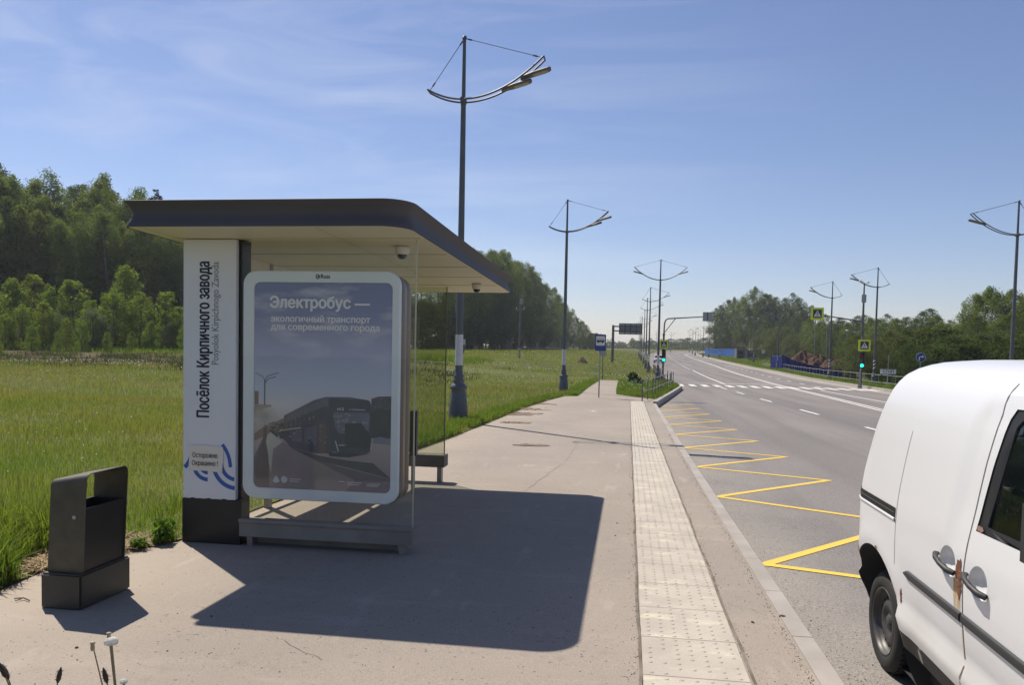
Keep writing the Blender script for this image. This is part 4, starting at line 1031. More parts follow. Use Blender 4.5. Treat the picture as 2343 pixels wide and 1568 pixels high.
# wheels
def wheel(cx, cy, cz, sd, nm='wheel'):
    w = bpy.data.objects.new(nm, None); COL.objects.link(w); w.parent = van; w.location = (cx-VO[0], cy-VO[1], cz-VO[2]); w.scale = (sd, 1, 1)
    g = G(); g.lathe([(.195, .03), (.200, .012), (.215, .002), (.250, -.004), (.275, .004), (.292, .018), (.300, .040), (.302, .10), (.300, .15), (.285, .18), (.20, .185)], 48, axis='x')
    for k in range(48):
        q = 2*math.pi*k/48
        for hh in (.05, .12):
            c, s_ = math.cos(q), math.sin(q); t = .012
            p = [(hh-.022, r*c-tt*s_, r*s_+tt*c) for r, tt in ((.2995, -t), (.2995, t), (.3055, t*.8), (.3055, -t*.8))]
            p2 = [(hh+.022, b, c2) for a, b, c2 in p]; g.add(p+p2, [(0, 1, 2, 3), (7, 6, 5, 4), (2, 6, 7, 3), (1, 5, 6, 2), (0, 3, 7, 4)])
    g.build('tyre', M_RUBBER, w)
    g = G(); g.lathe([(.205, .012), (.202, .004), (.196, .006), (.190, .03), (.182, .055), (.165, .062), (.150, .052), (.128, .040), (.105, .030), (.088, .032), (.074, .044), (.058, .050), (.040, .046), (.034, .034), (.0, .034)], 48, axis='x')
    g.build('rim', M_STEELW, w)
    g = G()
    for k in range(16):
        q = 2*math.pi*k/16; cy_, cz_ = .1385*math.cos(q), .1385*math.sin(q); ux, uz = -math.sin(q), math.cos(q); vx, vz = math.cos(q), math.sin(q)
        g.poly([(.0425, cy_+ux*.0135*math.cos(a)+vx*.0175*math.sin(a), cz_+uz*.0135*math.cos(a)+vz*.0175*math.sin(a)) for a in np.linspace(0, 2*math.pi, 13)[:-1]])
    for k in range(5):
        q = 2*math.pi*k/5+.3; g.poly([(.0435+.0, .052*math.cos(q)+.008*math.cos(a), .052*math.sin(q)+.008*math.sin(a)) for a in np.linspace(0, 2*math.pi, 9)[:-1]])
    g.build('rim_hole', M_HOLE, w, fix=False)
    return w
for cy, xo in ((5.03, .085), (2.28, .075)):
    wheel(XL+xo, cy, .137, 1); wheel(2*VX-XL-xo, cy, .137, -1)

# ------------------------------------------------------------------ street lamps
M_POLE = mat('grey_pole_paint', (.105, .115, .13), .5, metal=.15, var=.2, scale=2.0)
M_BAND = mat('white_band_paint', (.60, .60, .62), .6, var=.15, scale=3)
M_LUM = mat('luminaire_casing', (.12, .11, .09), .6)
M_LUML = mat('luminaire_lens', (.30, .27, .20), .35)
M_CABLE = mat('steel_cable', (.08, .08, .09), .5)
def spiral_band(name):
    s = NT(name); p = s.xyz(s.tc.outputs['Object'])
    a = s.t.nodes.new('ShaderNodeMath'); a.operation = 'ARCTAN2'; s.link(p[0], a.inputs[0]); s.link(p[1], a.inputs[1])
    v = s.math('FRACT', s.math('ADD', s.math('MULTIPLY', p[2], 3.3), s.math('MULTIPLY', a.outputs[0], 1/(2*math.pi))))
    s.color(s.mix(s.math('GREATER_THAN', v, .5), (.04, .04, .05), (.55, .55, .56))); return s.m
M_SPIRAL = spiral_band('striped_band_paint')
def make_lamp(label, group, lr=2.15, ll=.95, rise_r=1.05, rise_l=.27, lums=((1.05, 1), (1.55, 1)), band=M_BAND, name='street_lamp', detail=True, base_h=1.05):
    t = thing(name, (0, 0, 0), label, 'street lamp', group)
    hj, ht = 8.30, 10.0; n = 16 if detail else 8
    g = G(); g.tube([(0, 0, base_h-.05), (0, 0, hj+.05)], [.105, .068], n); g.lathe([(.0, .06), (.085, .06), (.09, 0), (.075, -.1)], n, (0, 0, hj+.02)); g.build('pole', M_POLE, t)
    g = G(); g.tube([(0, 0, 1.25), (0, 0, 2.08)], [.106, .103], n, cap=False); g.build('band', band, t)
    g = G(); g.lathe([(.26, -.35), (.26, .0), (.25, .12), (.215, .50), (.19, .58), (.235, .62), (.245, .66), (.17, .74), (.135, .78), (.165, .82), (.165, .85), (.125, .89), (.145, .94), (.145, .97), (.11, 1.02), (.105, 1.08)], n+4); g.build('base', M_POLE, t)
    g = G(); g.tube([(0, 0, hj), (0, 0, ht)], [.055, .045], 8); g.lathe([(0, 0), (.06, 0), (.06, -.08)], 8, (0, 0, ht+.02)); g.build('mast', M_POLE, t)
    def zc(x):
        return hj+.03+(rise_r*(x/lr)**2 if x > 0 else rise_l*(x/ll)**2*(1 if rise_l < .6 else 1))
    for yo in (-.15, .15):
        g = G(); ex = .03
        g.tube([(x, yo, zc(x)) for x in np.linspace(-ll, lr, 22)], .026, 6); g.build('arm_rail', M_POLE, t)
    g = G(); g.tube([(-ll, -.15, zc(-ll)), (-ll, .15, zc(-ll))], .022, 6); g.tube([(lr, -.15, zc(lr)), (lr, .15, zc(lr))], .022, 6)
    g.tube([(0, -.19, hj+.03), (0, .19, hj+.03)], .06, 8); g.build('arm_bracket', M_POLE, t)
    for x in (-ll, lr):
        g = G(); a, b = Vector((0, 0, ht-.03)), Vector((x*.98, 0, zc(x)+.01)); g.tube([a, b], .009 if detail else .012, 5)
        d = (b-a).normalized()
        for q in (a+d*.15, b-d*.2): g.tube([q-d*.06, q+d*.06], .022, 6)
        g.build('stay_cable', M_CABLE, t)
    for x, sg in lums:
        z0 = zc(x*sg)-.02; x0 = x*sg; tl = .28
        g = G(); L_ = .78; pf = [(-.02, .05), (.04, .075), (.18, .10), (.30, .125), (.62, .125), (.72, .105), (.78, .05)]
        for zo, sc_ in ((0, 1),):
            top = [(x0+sg*u, -w_, z0+u*tl+.045) for u, w_ in pf]+[(x0+sg*u, w_, z0+u*tl+.045) for u, w_ in pf[::-1]]
            mid = [(x0+sg*(u*.94+.02), y*.55, z0+(u*.94+.02)*tl+.085) for (u, w_), y in zip(pf+pf[::-1], [-w for u, w in pf]+[w for u, w in pf[::-1]])]
            bot = [(x, y, z-.055) for x, y, z in top]
            g.grid([bot, top, mid], smooth=False, close=True); g.poly(bot); g.poly(mid)
        lu = g.build('luminaire', M_LUM, t)
        g = G(); g.poly([(x0+sg*u, y, z0+u*tl-.0125) for u, y in ((.32, -.10), (.70, -.09), (.70, .09), (.32, .10))]); g.build('lens', M_LUML, lu)
        g = G(); g.tube([(x0+sg*.02, -.15, zc(x0+sg*.02)), (x0+sg*.02, .15, zc(x0+sg*.02))], .02, 6); g.tube([(x0-sg*.0, 0, z0+.02), (x0+sg*.12, 0, z0+.06)], .035, 6); g.build('lamp_bracket', M_POLE, lu)
    return t
GL, GR = 'street lamps along the left verge', 'street lamps along the right verge'
L1 = make_lamp('tall street lamp with two luminaires, nearest one, beside the bus shelter', GL); L1.location = (-4.55, 20.9, 0.02)
dup(L1, (-3.42, 42.0, -.33), 'street lamp with two luminaires standing behind the bus stop sign')
L3 = make_lamp('street lamp with a curved arm to both sides, behind the left traffic light', GL, lr=2.15, ll=2.15, rise_r=1.05, rise_l=1.05, lums=((1.45, 1), (1.45, -1)))
L3.location = (2.42, 66.5, -.68)
L4 = make_lamp('slender street lamp just beyond the two-armed lamp on the left verge', GL, lums=((1.5, 1),), detail=False); L4.location = (2.33, 94.0, -.78)
for y, x in ((113, 2.4), (149, 2.75), (181, 2.8), (207, 2.85), (238, 2.9)):
    dup(L4, (x, y, float(prof(y))), 'distant street lamp in the row along the left road edge', rz=0)
for x, y in ((13.3, 398), (21, 408), (31, 418), (37, 425), (52, 432)):
    dup(L4, (x, y, float(prof(y))), 'far street lamp on the outside of the road bend', 'street lamps round the far bend', rz=-.6)
R1 = make_lamp('street lamp with striped foot beside the right traffic light', GR, lums=((1.5, 1),), band=M_SPIRAL, detail=False)
R1.location = (20.9, 71.5, -.72); R1.rotation_euler = (0, 0, math.pi)
R0 = dup(R1, (18.75, 42.2, -.5), 'nearest right-hand street lamp, rising above the white van roof', rz=math.pi)
dup(R1, (20.25, 84.0, -.82), 'street lamp with striped foot in front of the dark blue hoarding', rz=math.pi)
dup(R1, (23.6, 131, -.72), 'street lamp with striped foot at the corner of the grass verge', rz=math.pi)
dup(R1, (27.6, 182, -.3), 'street lamp in front of the tall trees behind the pale blue hoarding', rz=math.pi)
for x, y in ((25.6, 236), (24.0, 252), (23.2, 262), (23.0, 290), (25.6, 336)):
    dup(R1, (x+.6, y, float(prof(y))), 'distant street lamp in the row along the right road edge', rz=math.pi)
for x, y in ((32, 380), (43, 372)):
    dup(R1, (x, y, float(prof(y))), 'far street lamp on the inside of the road bend', 'street lamps round the far bend', rz=math.pi-.6)
#@@PART3
# ------------------------------------------------------------------ signs, signals, railings
def bx(x, Y):
    """world X of something seen on bearing x (in a 2343-wide frame) at distance Y along the road"""
    return Y*math.tan(math.atan((x-1171.5)/1800)-YAW)
def gz(X, Y): return float(zt(X, Y))
def zy(x, y, Y):
    """height whose sight line passes frame row y at distance Y"""
    X = bx(x, Y); dep = X*-math.sin(YAW)+Y*math.cos(YAW); hor = 797+(x-1171.5)*0.0195
    return 1.76+(hor-y)*dep/1800
M_GALV = mat('galvanised_steel', (.30, .30, .31), .5, metal=.5, var=.2, scale=4)
M_RAILP = mat('painted_railing', (.30, .31, .29), .5, var=.2, scale=5)
M_RAILB = mat('brown_post_paint', (.12, .085, .08), .55, var=.2, scale=5)
M_LIME = mat('fluorescent_yellow', (.58, .66, .03), .55)
M_SBLUE = mat('sign_blue', (.016, .045, .20), .45); M_SNAVY = mat('sign_navy', (.014, .022, .055), .5)
M_SBLACK = mat('sign_black', (.012, .012, .015), .5)
M_SWHITE = mat('sign_white', (.62, .62, .62), .5)
M_SBACK = mat('sign_back_grey', (.34, .345, .36), .6, var=.12, scale=3)
M_TLBLK = mat('signal_black', (.014, .014, .015), .5)
M_GREEN = mat('green_signal', (.02, .7, .45), .3, emit=(.02, 1.0, .55), estr=2.2)
M_RED0 = mat('unlit_red', (.06, .008, .008), .2); M_AMB0 = mat('unlit_amber', (.07, .04, .006), .2)
def board(name, m, parent, cx, y, cz, w, h, r=.03, th=.02):
    g = G(); P = rrect(cx-w/2, cx+w/2, cz-h/2, cz+h/2, r, 4)
    g.prism(P, lambda x, z: (x, y, z), lambda x, z: (x, y+th, z)); return g.build(name, m, parent)
def ped_sign(parent, cx, y, cz, w):
    b = board('sign_board', M_LIME, parent, cx, y, cz, w, w, .05, .03)
    board('sign_field', M_SNAVY, b, cx, y-.004, cz, w*.68, w*.68, .02, .003)
    g = G(); q = w*.29; g.prism([(cx-q, cz-q*.85), (cx+q, cz-q*.85), (cx, cz+q)], lambda x, z: (x, y-.008, z), lambda x, z: (x, y-.005, z)); g.build('sign_triangle', M_SWHITE, b)
    g = G(); s_ = w*.2; yy = y-.010
    P = lambda L: g.poly([(cx+a*s_, yy, cz+c*s_-s_*.35) for a, c in L])
    P([(.09*math.cos(k)+.02, 1.28+.09*math.sin(k)) for k in np.linspace(0, 6.28, 10)[:-1]])
    P([(-.02, 1.15), (.14, 1.1), (.16, .55), (.5, -.5), (.36, -.55), (.02, .3), (-.35, -.5), (-.52, -.45), (-.08, .5)])
    P([(0, 1.08), (-.4, .55), (-.33, .48), (.02, .9)]); P([(.12, 1.05), (.45, .62), (.38, .55), (.1, .88)])
    for k in range(4): P([(-.95+.5*k, -.78), (-.62+.5*k, -.78), (-.7+.5*k, -.62), (-.95+.5*k, -.62)])
    g.build('walker_symbol', M_SBLACK, b)
    return b
def signal(parent, cx, y, z0, h, w):
    g = G(); g.box(cx-w/2, cx+w/2, y, y+.16, z0, z0+h, .02); hs = g.build('signal_housing', M_TLBLK, parent)
    for k, m in enumerate((M_GREEN, M_AMB0, M_RED0)):
        cz = z0+h*(.17+.33*k); r = w*.37
        g = G(); g.lathe([(r, 0), (r*.8, -.018), (r*.4, -.028), (0, -.03)], 20, (cx, y-.002, cz), axis='y'); g.build('signal_lens', m, hs)
        g = G(); g.grid([[(cx+r*1.12*math.cos(q), y-.001-d, cz+r*1.12*math.sin(q)) for q in np.linspace(-.5, math.pi+.5, 15)] for d in (0, .11)]); g.build('signal_visor', M_TLBLK, hs)
    return hs
# bus stop sign on the pavement
bs = thing('bus_stop_sign', (-1.33, 36.6, float(prof(36.6))), 'blue bus stop sign with white bus panel on a thin pole in the pavement', 'road sign')
g = G(); g.tube([(0, 0, 0), (.02, 0, 2.95)], .030, 10); g.build('pole', M_GALV, bs)
sb = board('sign_board', M_SBLUE, bs, .02, -.05, 2.55, .50, .76, .03, .07)
board('sign_field', M_SWHITE, sb, .02, -.055, 2.63, .41, .44, .05, .004)
g = G(); yb = -.061
def bp(L): g.poly([(.02+a, yb, 2.63+c) for a, c in L])
bp([(-.17, -.055), (.17, -.055), (.17, .075), (-.16, .075), (-.175, .03)])
for x in (-.10, .10): bp([(x+.035*math.cos(k), -.062+.035*math.sin(k)) for k in np.linspace(0, 6.28, 12)[:-1]])
g.build('bus_symbol', M_SBLACK, sb)
for k in range(4):
    g = G(); g.poly([(.02+a, yb-.003, 2.63+c) for a, c in ((-.145+.075*k, .015), (-.085+.075*k, .015), (-.085+.075*k, .06), (-.145+.075*k, .06))]); g.build('bus_symbol_window', M_SWHITE, sb)
# second, distant slim sign pole behind it
sp = thing('slim_sign_post', (bx(1378, 62.5), 62.5, -.6), 'slim dark sign post standing in the grass behind the bus stop sign', 'post')
g = G(); g.tube([(0, 0, 0), (0, 0, 2.3)], .028, 8); g.build('pole', M_TLBLK, sp); board('sign_board', M_SBACK, sp, .0, -.03, 2.2, .5, .6)
# left signal with overhead arm
Y = 69.0; X = bx(1516, Y); Z = float(prof(Y))
ml = thing('mast_arm_signal', (X, Y, Z), 'left traffic light on a mast pole whose curved arm carries a grey sign back', 'traffic light')
g = G(); g.tube([(0, 0, 0), (0, 0, 3.95)], .085, 12); g.lathe([(.14, 0), (.14, .25), (.09, .32)], 12); g.build('pole', M_POLE, ml)
g = G(); g.tube([(0, 0, 3.9), (.02, 0, 4.75), (.08, 0, 5.05), (.2, 0, 5.22), (.42, 0, 5.28), (4.45, 0, 5.55)], [.06]*5+[.035], 8); g.tube([(0, 0, 4.0), (.95, 0, 5.30)], .035, 8); g.lathe([(.11, -.08), (.11, .08)], 10, (0, 0, 3.9)); g.build('arm', M_POLE, ml)
sbk = board('sign_back', M_SBACK, ml, 3.62, -.05, 5.48, .80, .78, .03, .02)
g = G(); g.box(3.59, 3.65, -.075, -.052, 5.12, 5.85); g.build('sign_rib', M_TLBLK, sbk)
signal(ml, .03, -.30, 1.55, 1.05, .33); ped_sign(ml, .02, -.22, 3.05, .70)
g = G(); g.box(-.62, .12, -.02, .02, .18, .46, .02); g.build('sign_back', M_SBACK, ml)
# right signal and the overhead crossing sign
Y = 64.5; X = bx(1971, Y)-.1; Z = float(prof(Y))-.12
mr_ = thing('traffic_light', (X, Y, Z), 'right traffic light on a thin pole under a square crossing sign', 'traffic light')
g = G(); g.tube([(0, 0, 0), (0, 0, 4.0)], .05, 10); g.lathe([(.17, 0), (.16, .18), (.10, .30), (.06, .38)], 12); g.build('pole', M_GALV, mr_)
signal(mr_, .02, -.24, 1.55, 1.25, .36); ped_sign(mr_, .17, -.2, 3.32, .90)
Y = 67.5; X = bx(1969, Y); Z = gz(X, Y)
mc = thing('camera_mast', (X, Y, Z), 'tall grey mast with traffic cameras, cabinet and an arm holding a crossing sign', 'camera mast')
zt_ = zy(1976, 648, Y)-Z; za = zy(1968, 736, Y)-Z
g = G(); g.tube([(0, 0, 0), (0, 0, zt_*.72), (0, 0, zt_)], [.11, .085, .05], 10); g.build('pole', M_POLE, mc)
g = G(); g.tube([(0, 0, za), (-4.1, -.1, za+.62)], [.06, .035], 8); g.tube([(0, 0, za-.95), (-1.05, 0, za+.14)], .03, 8); g.build('arm', M_POLE, mc)
ps = ped_sign(mc, -3.62, -.3, za+.58, 1.0)
g = G(); g.box(-.20, .14, -.22, -.05, zt_-1.6, zt_-.95, .02); g.build('cabinet', M_SBACK, mc)
for dx, dz in ((-.38, .12), (-.22, .02), (.22, .0)):
    g = G(); g.box(dx-.07, dx+.07, -.36, -.02, zt_+dz-.05, zt_+dz+.07, .02); g.tube([(0, 0, zt_-.05), (dx, -.1, zt_+dz-.03)], .02, 6); g.build('traffic_camera', M_CAMW, mc)
# STOP board, round arrow sign
Y = 61.0; X = bx(2031, Y)
st = thing('stop_line_sign', (X, Y, gz(X, Y)), 'white board reading СТОП on a thin post behind the right railing', 'road sign')
zb_ = zy(2031, 850, Y)-gz(X, Y)
g = G(); g.tube([(0, 0, 0), (0, 0, zb_+1.25)], .025, 8); g.build('pole', M_GALV, st)
b = board('sign_board', M_SWHITE, st, 0, -.04, zb_, 1.10, .34, .02)
text('СТОП', .3, 'sign_lettering', M_SBLACK, b, lambda a, c: (-.38+a, -.0425, zb_-.09+c), fit=.76, bold=.02)
Y = 58.0; X = bx(2104, Y)
ra = thing('arrow_sign', (X, Y, gz(X, Y)), 'round blue sign with white turn-right arrow above the white van', 'road sign')
zc_ = zy(2104, 817.5, Y)-gz(X, Y)
g = G(); g.tube([(0, 0, 0), (0, 0, zc_)], .03, 8); g.build('pole', M_GALV, ra)
g = G(); g.lathe([(0, -.03), (.32, -.03), (.33, -.01), (.33, .0), (0, .0)], 28, (0, -.02, zc_), axis='y'); rb2 = g.build('sign_board', M_SBLUE, ra)
g = G(); g.grid([[(.30*math.cos(q), -.0535, zc_+.30*math.sin(q)) for q in np.linspace(0, 2*math.pi, 29)], [(.322*math.cos(q), -.0535, zc_+.322*math.sin(q)) for q in np.linspace(0, 2*math.pi, 29)]], smooth=False); g.build('sign_rim', M_SWHITE, rb2)
g = G(); yy = -.055
for P in ([(-.13, -.22), (-.06, -.22), (-.06, -.02), (-.02, .02), (.08, .02), (.08, .09), (-.05, .09), (-.13, .01)], [(.08, -.05), (.24, .055), (.08, .16)]): g.poly([(a, yy, zc_+c) for a, c in P])
g.build('arrow_symbol', M_SWHITE, rb2)
# gantry with the back of a big direction board
Y = 145.0; X = bx(1400, Y); Z = gz(X, Y)
ga = thing('sign_gantry', (X, Y, Z), 'grey cantilever gantry with the ribbed back of a large road board', 'gantry')
zt_ = zy(1400, 744, Y)-Z; z1 = zy(1400, 757, Y)-Z
g = G(); g.box(-.22, .22, -.2, .2, 0, zt_, .03); g.build('pole', M_POLE, ga)
g = G(); g.box(.2, 4.9, -.08, .08, zt_-.35, zt_-.12); g.box(.2, 4.9, -.08, .08, z1-.12, z1+.1); g.build('arm', M_POLE, ga)
x0, x1, zb0, zb1 = 1.05, 5.2, zy(1440, 765.5, Y)-Z, zy(1440, 740, Y)-Z
g = G(); g.box(x0, x1, .12, .16, zb0, zb1); bb = g.build('sign_back', M_SBACK, ga)
g = G()
for k in range(5): xx = x0+(x1-x0-.1)*k/4; g.box(xx, xx+.1, -.10, .118, zb0, zb1)
for k in range(3): z_ = zb0+(zb1-zb0)*(k+1)/4; g.box(x0, x1, .0, .117, z_-.04, z_+.04)
bb2 = g.build('back_rib', M_TLBLK, bb); bb2['kind'] = 'stuff'
# small info board at the wood's edge, utility pole
Y = 112.0; X = bx(1059, Y); Z = gz(X, Y)
ib = thing('info_board', (X, Y, Z), 'small white notice board on a dark stump post before the birch wood', 'notice board')
zt_ = max(1.4, zy(1061, 777, Y)-Z)
g = G(); g.box(-.12, .12, -.1, .1, 0, zt_-.75, .02); g.build('post', mat('grey_wood_post', (.10, .09, .08), .8, var=.3), ib); b = board('sign_board', M_SWHITE, ib, .02, -.14, zt_-.38, .55, .78)
g = G()
for k in range(4): g.poly([(-.18, -.1425, zt_-.15-k*.15), (.20-.1*(k % 2), -.1425, zt_-.15-k*.15), (.20-.1*(k % 2), -.1425, zt_-.20-k*.15), (-.18, -.1425, zt_-.20-k*.15)])
g.build('printed_line', M_SBLACK, b)
Y = 106.0; X = bx(1187, Y); Z = gz(X, Y)
up = thing('utility_pole', (X, Y, Z), 'wooden power pole with crossarm, insulators and striped foot on the meadow', 'utility pole')
H = zy(1191, 676, Y)-Z
g = G(); g.tube([(0, 0, 0), (0, 0, H)], [.15, .10], 10); g.build('pole', mat('weathered_pole', (.17, .165, .16), .8, var=.25, scale=3), up)
g = G(); g.tube([(0, 0, .3), (0, 0, 1.5)], [.153, .148], 10, cap=False); g.build('band', M_SPIRAL, up)
g = G(); g.box(-.6, .6, -.06, .06, H-2.0, H-1.88); g.build('crossarm', M_GALV, up)
for x in (-.52, .52):
    g = G(); g.lathe([(.03, -.12), (.06, -.06), (.06, 0), (.03, .02), (.06, .06), (.05, .12), (0, .13)], 8, (x, 0, H-1.76)); g.build('insulator', M_SWHITE, up)
g = G(); g.box(-.05, .32, -.22, .1, H-1.2, H-.45, .03); g.tube([(-.1, 0, H-.05), (.45, 0, H-.15)], .04, 6); g.build('transformer', M_SBACK, up)
# thin lamp columns and poles among the right trees
for x, y0, y1, Y, lb in ((1861, 812, 716, 146, 'thin pale pole rising before the dark trees behind the soil heap'), (1890-31+34, 0, 0, 0, ''), (1934, 868, 757, 142, 'grey lamp column with a white globe among the right-hand trees')):
    if Y == 0: continue
    X = bx(x, Y); Z = gz(X, Y)
    t = thing('pole' if x < 1900 else 'globe_lamp', (X, Y, Z), lb, 'pole' if x < 1900 else 'lamp post'); h = zy(x, y1, Y)-Z
    g = G(); g.tube([(0, 0, 0), (0, 0, h)], [.09, .07], 8); g.build('column', M_GALV, t)
    if x > 1900: g = G(); g.lathe([(0, .22), (.2, .18), (.28, .05), (.2, -.08), (.08, -.12), (0, -.12)], 12, (0, 0, h)); g.build('globe', M_SWHITE, t)
t = thing('pole', (bx(1888, 144), 144, gz(bx(1888, 144), 144)), 'thin pale pole below the overhead crossing sign', 'pole'); g = G(); g.tube([(0, 0, 0), (0, 0, zy(1890, 742, 144)-t.location.z)], [.09, .07], 8); g.build('column', M_GALV, t)

def railing(label, P, h=.95, gap=1.5, group=None, m=M_RAILP, lean=0.0, lowz=.42, zfun=None, mp=None, r=.022, pr=.024):
    zfun = zfun or (lambda x, y: float(prof(y)))
    Q = [P[0]]
    for a, b in zip(P[:-1], P[1:]):
        d = math.hypot(b[0]-a[0], b[1]-a[1]); n = max(1, round(d/gap)); Q += [(a[0]+(b[0]-a[0])*k/n, a[1]+(b[1]-a[1])*k/n) for k in range(1, n+1)]
    o = (Q[0][0], Q[0][1], zfun(*Q[0])); t = thing('metal_railing', o, label, 'railing', group); rr_ = random.Random(len(Q)+int(h*100))
    Z = [zfun(x, y) for x, y in Q]; tops = []
    for (x, y), z in zip(Q, Z):
        dx = rr_.uniform(-.03, .03)+lean*rr_.uniform(-1, 1); hh = h+rr_.uniform(-.02, .02); tops.append((x+dx, y, z+hh, x+dx*lowz/h, z+lowz))
        g = G(); g.tube([(x, y, z-.1), (x+dx, y, z+hh)], pr, 6); g.lathe([(0, .03), (.04, .02), (.042, -.03), (.03, -.05)], 6, (x+dx, y, z+hh)); g.lathe([(.038, .03), (.04, -.03)], 6, (x+dx*lowz/h, y, z+lowz)); g.build('post', mp or m, t, o)
    g = G(); g.tube([(a[0], a[1], a[2]-.02) for a in tops], r, 6); g.build('top_rail', m, t, o)
    g = G(); g.tube([(a[3], a[1], a[4]) for a in tops], r, 6); g.build('lower_rail', m, t, o)
    return t
RZ = lambda x, y: float(prof(y))+.0
railing('bent metal railing round the grass island, its near end beside the tactile paving', [(.62, 34.4), (1.15, 38.0), (3.05, 55.2), (2.9, 59.0)], h=.93, gap=1.9, m=M_RAILP, lean=.05, mp=M_RAILB)
railing('metal railing along the left road edge beyond the crossing', [(2.85, 66.5), (2.85, 80), (2.9, 95)], h=.95, gap=1.9, mp=M_RAILB)
railing('low rail fence crossing the meadow behind the bus stop sign', [(-9.3, 70), (-3, 69.3), (2.4, 69)], h=.80, gap=2.4, zfun=gz)
railing('long metal railing along the right verge behind the traffic light', [(18.95, 56.0), (19.1, 66), (19.6, 82), (21.2, 105), (23.2, 124)], h=1.0, gap=2.2, m=mat('pale_railing', (.31, .335, .32), .6, var=.2, scale=4), zfun=lambda x, y: float(prof(y))-.03, r=.02, pr=.013)
railing('distant rail fence on the left of the far road bend', [(9.5, 310), (15, 352), (26, 385)], h=1.0, gap=6, zfun=RZ)
railing('rail fence along the grass in front of the pale blue hoarding', [(25.6, 285), (26.2, 262), (26.4, 245)], h=1.0, gap=4, zfun=RZ)

# ------------------------------------------------------------------ building site on the right
def hoarding(label, P, h, m, zb, group='blue hoardings round the building site', step=.30, name='hoarding'):
    o = (P[0][0], P[0][1], 0); t = thing(name, o, label, 'hoarding', group)
    lo, hi = [], []
    n = len(P)-1
    for i, (a, b) in enumerate(zip(P[:-1], P[1:])):
        d = math.hypot(b[0]-a[0], b[1]-a[1]); k_ = max(2, int(d/step)); nx, ny = (b[1]-a[1])/d, -(b[0]-a[0])/d
        for k in range(k_+(1 if i == n-1 else 0)):
            u = k/k_; j = .03*(1 if k % 2 else -1); z = zb[i]+(zb[i+1]-zb[i])*u
            lo.append((a[0]+(b[0]-a[0])*u+nx*j, a[1]+(b[1]-a[1])*u+ny*j, z)); hi.append((lo[-1][0], lo[-1][1], z+h+.04*math.sin(k*.9)))
    g = G(); g.grid([lo, hi], smooth=False); g.build('panel', m, t, o)
    k_ = 0
    for (x, y), z in zip(P, zb):
        g = G(); g.box(x-.06, x+.06, y+.05, y+.17, z-.4, z+h+.05); g.build('post', M_TLBLK, t, o)
    g = G(); g.tube([(x, y+.06, z-.12) for x, y, z in hi[::max(1, len(hi)//12)]]+[(hi[-1][0], hi[-1][1]+.06, hi[-1][2]-.12)], .03, 5); g.build('rail', M_GALV, t, o)
    return t
M_HB1 = mat('sunlit_blue_hoarding', (.045, .15, .47), .85, var=.2, scale=.3, spec=.15); M_HB2 = mat('shaded_blue_hoarding', (.015, .028, .175), .9, var=.15, scale=.3, spec=.1)  # sunlight and shade on the hoardings put into a lighter and darker blue
Ys = (287, 284, 268, 252); xs_ = (1611, 1620, 1652, 1685)
hoarding('pale blue corrugated hoarding left of the grey site cabin', [(bx(1611, 280), 280), (bx(1619.5, 276), 276), (bx(1652, 264), 264), (bx(1685, 250), 250)], 2.95, M_HB1, [.05, .0, .06, -.08])
hoarding('short blue hoarding right of the grey site cabin', [(bx(1709, 238), 238), (bx(1732, 236), 236)], 2.5, M_HB2, [.0, .1])
hoarding('long deep blue hoarding sunk behind the right grass verge', [(bx(1763, 134), 134), (bx(1788.5, 129), 129), (bx(1825, 128), 128), (bx(1890, 127), 127), (bx(1925, 126), 126)], 2.4, M_HB2, [zy(1763, 813.5, 134)-2.4, zy(1788, 812.5, 129)-2.4, zy(1825, 828, 128)-2.4, zy(1890, 843, 127)-2.4, zy(1925, 851, 126)-2.4])
Y = 226; X = bx(1696, Y); Z = zy(1696, 826, Y)
cb = thing('site_cabin', (X, Y, Z), 'grey steel site cabin with dark openings between two blue hoardings', 'site cabin')
g = G(); g.box(-1.5, 1.5, 0, 4.5, .12, 3.25, .04); g.build('wall', mat('cabin_grey', (.13, .125, .12), .6, var=.25, scale=1.5), cb)
g = G(); g.box(-1.58, 1.58, -.1, 4.6, 3.252, 3.36); g.build('roof', M_SBACK, cb)
for z0, z1 in ((.5, 1.5), (1.75, 2.8)):
    g = G(); g.box(-1.2, .3, -.03, -.003, z0, z1); g.build('opening', M_TLBLK, cb)
g = G(); g.box(.75, 1.45, -.03, -.003, .2, 3.1); g.build('door', M_GALV, cb)
g = G(); g.box(-1.4, 1.4, .2, 4.3, -.3, .118); g.build('base', M_TLBLK, cb)
# fallen red-brown mesh barrier, pale planks
M_NET = mat('red_brown_net', (.22, .085, .05), .8, col2=(.10, .06, .045), scale=8)
Y = 205
nb = thing('mesh_barrier', (bx(1711, Y), Y, zy(1711, 834, Y)), 'sagging red-brown mesh barrier in front of the blue hoardings', 'barrier')
g = G(); rg = random.Random(9)
for k in range(46):
    x = .07*k; hh = 1.75 if k < 22 else 1.5-.02*(k-22); g.add([(x, 0, -.1), (x+.05, .03, -.1), (x+.05+rg.uniform(-.05, .05), .03, hh+rg.uniform(-.15, .15)), (x+rg.uniform(-.05, .05), 0, hh)], [(0, 1, 2, 3)])
for k in range(9): g.box(0, 3.2, -.02, .0, .12+.19*k, .17+.19*k)
n_ = g.build('net', M_NET, nb); n_['kind'] = 'stuff'
for x in (0, 1.6, 3.2): g = G(); g.tube([(x, .05, -.2), (x, .05, 1.75)], .05, 6); g.build('post', M_RUST, nb)
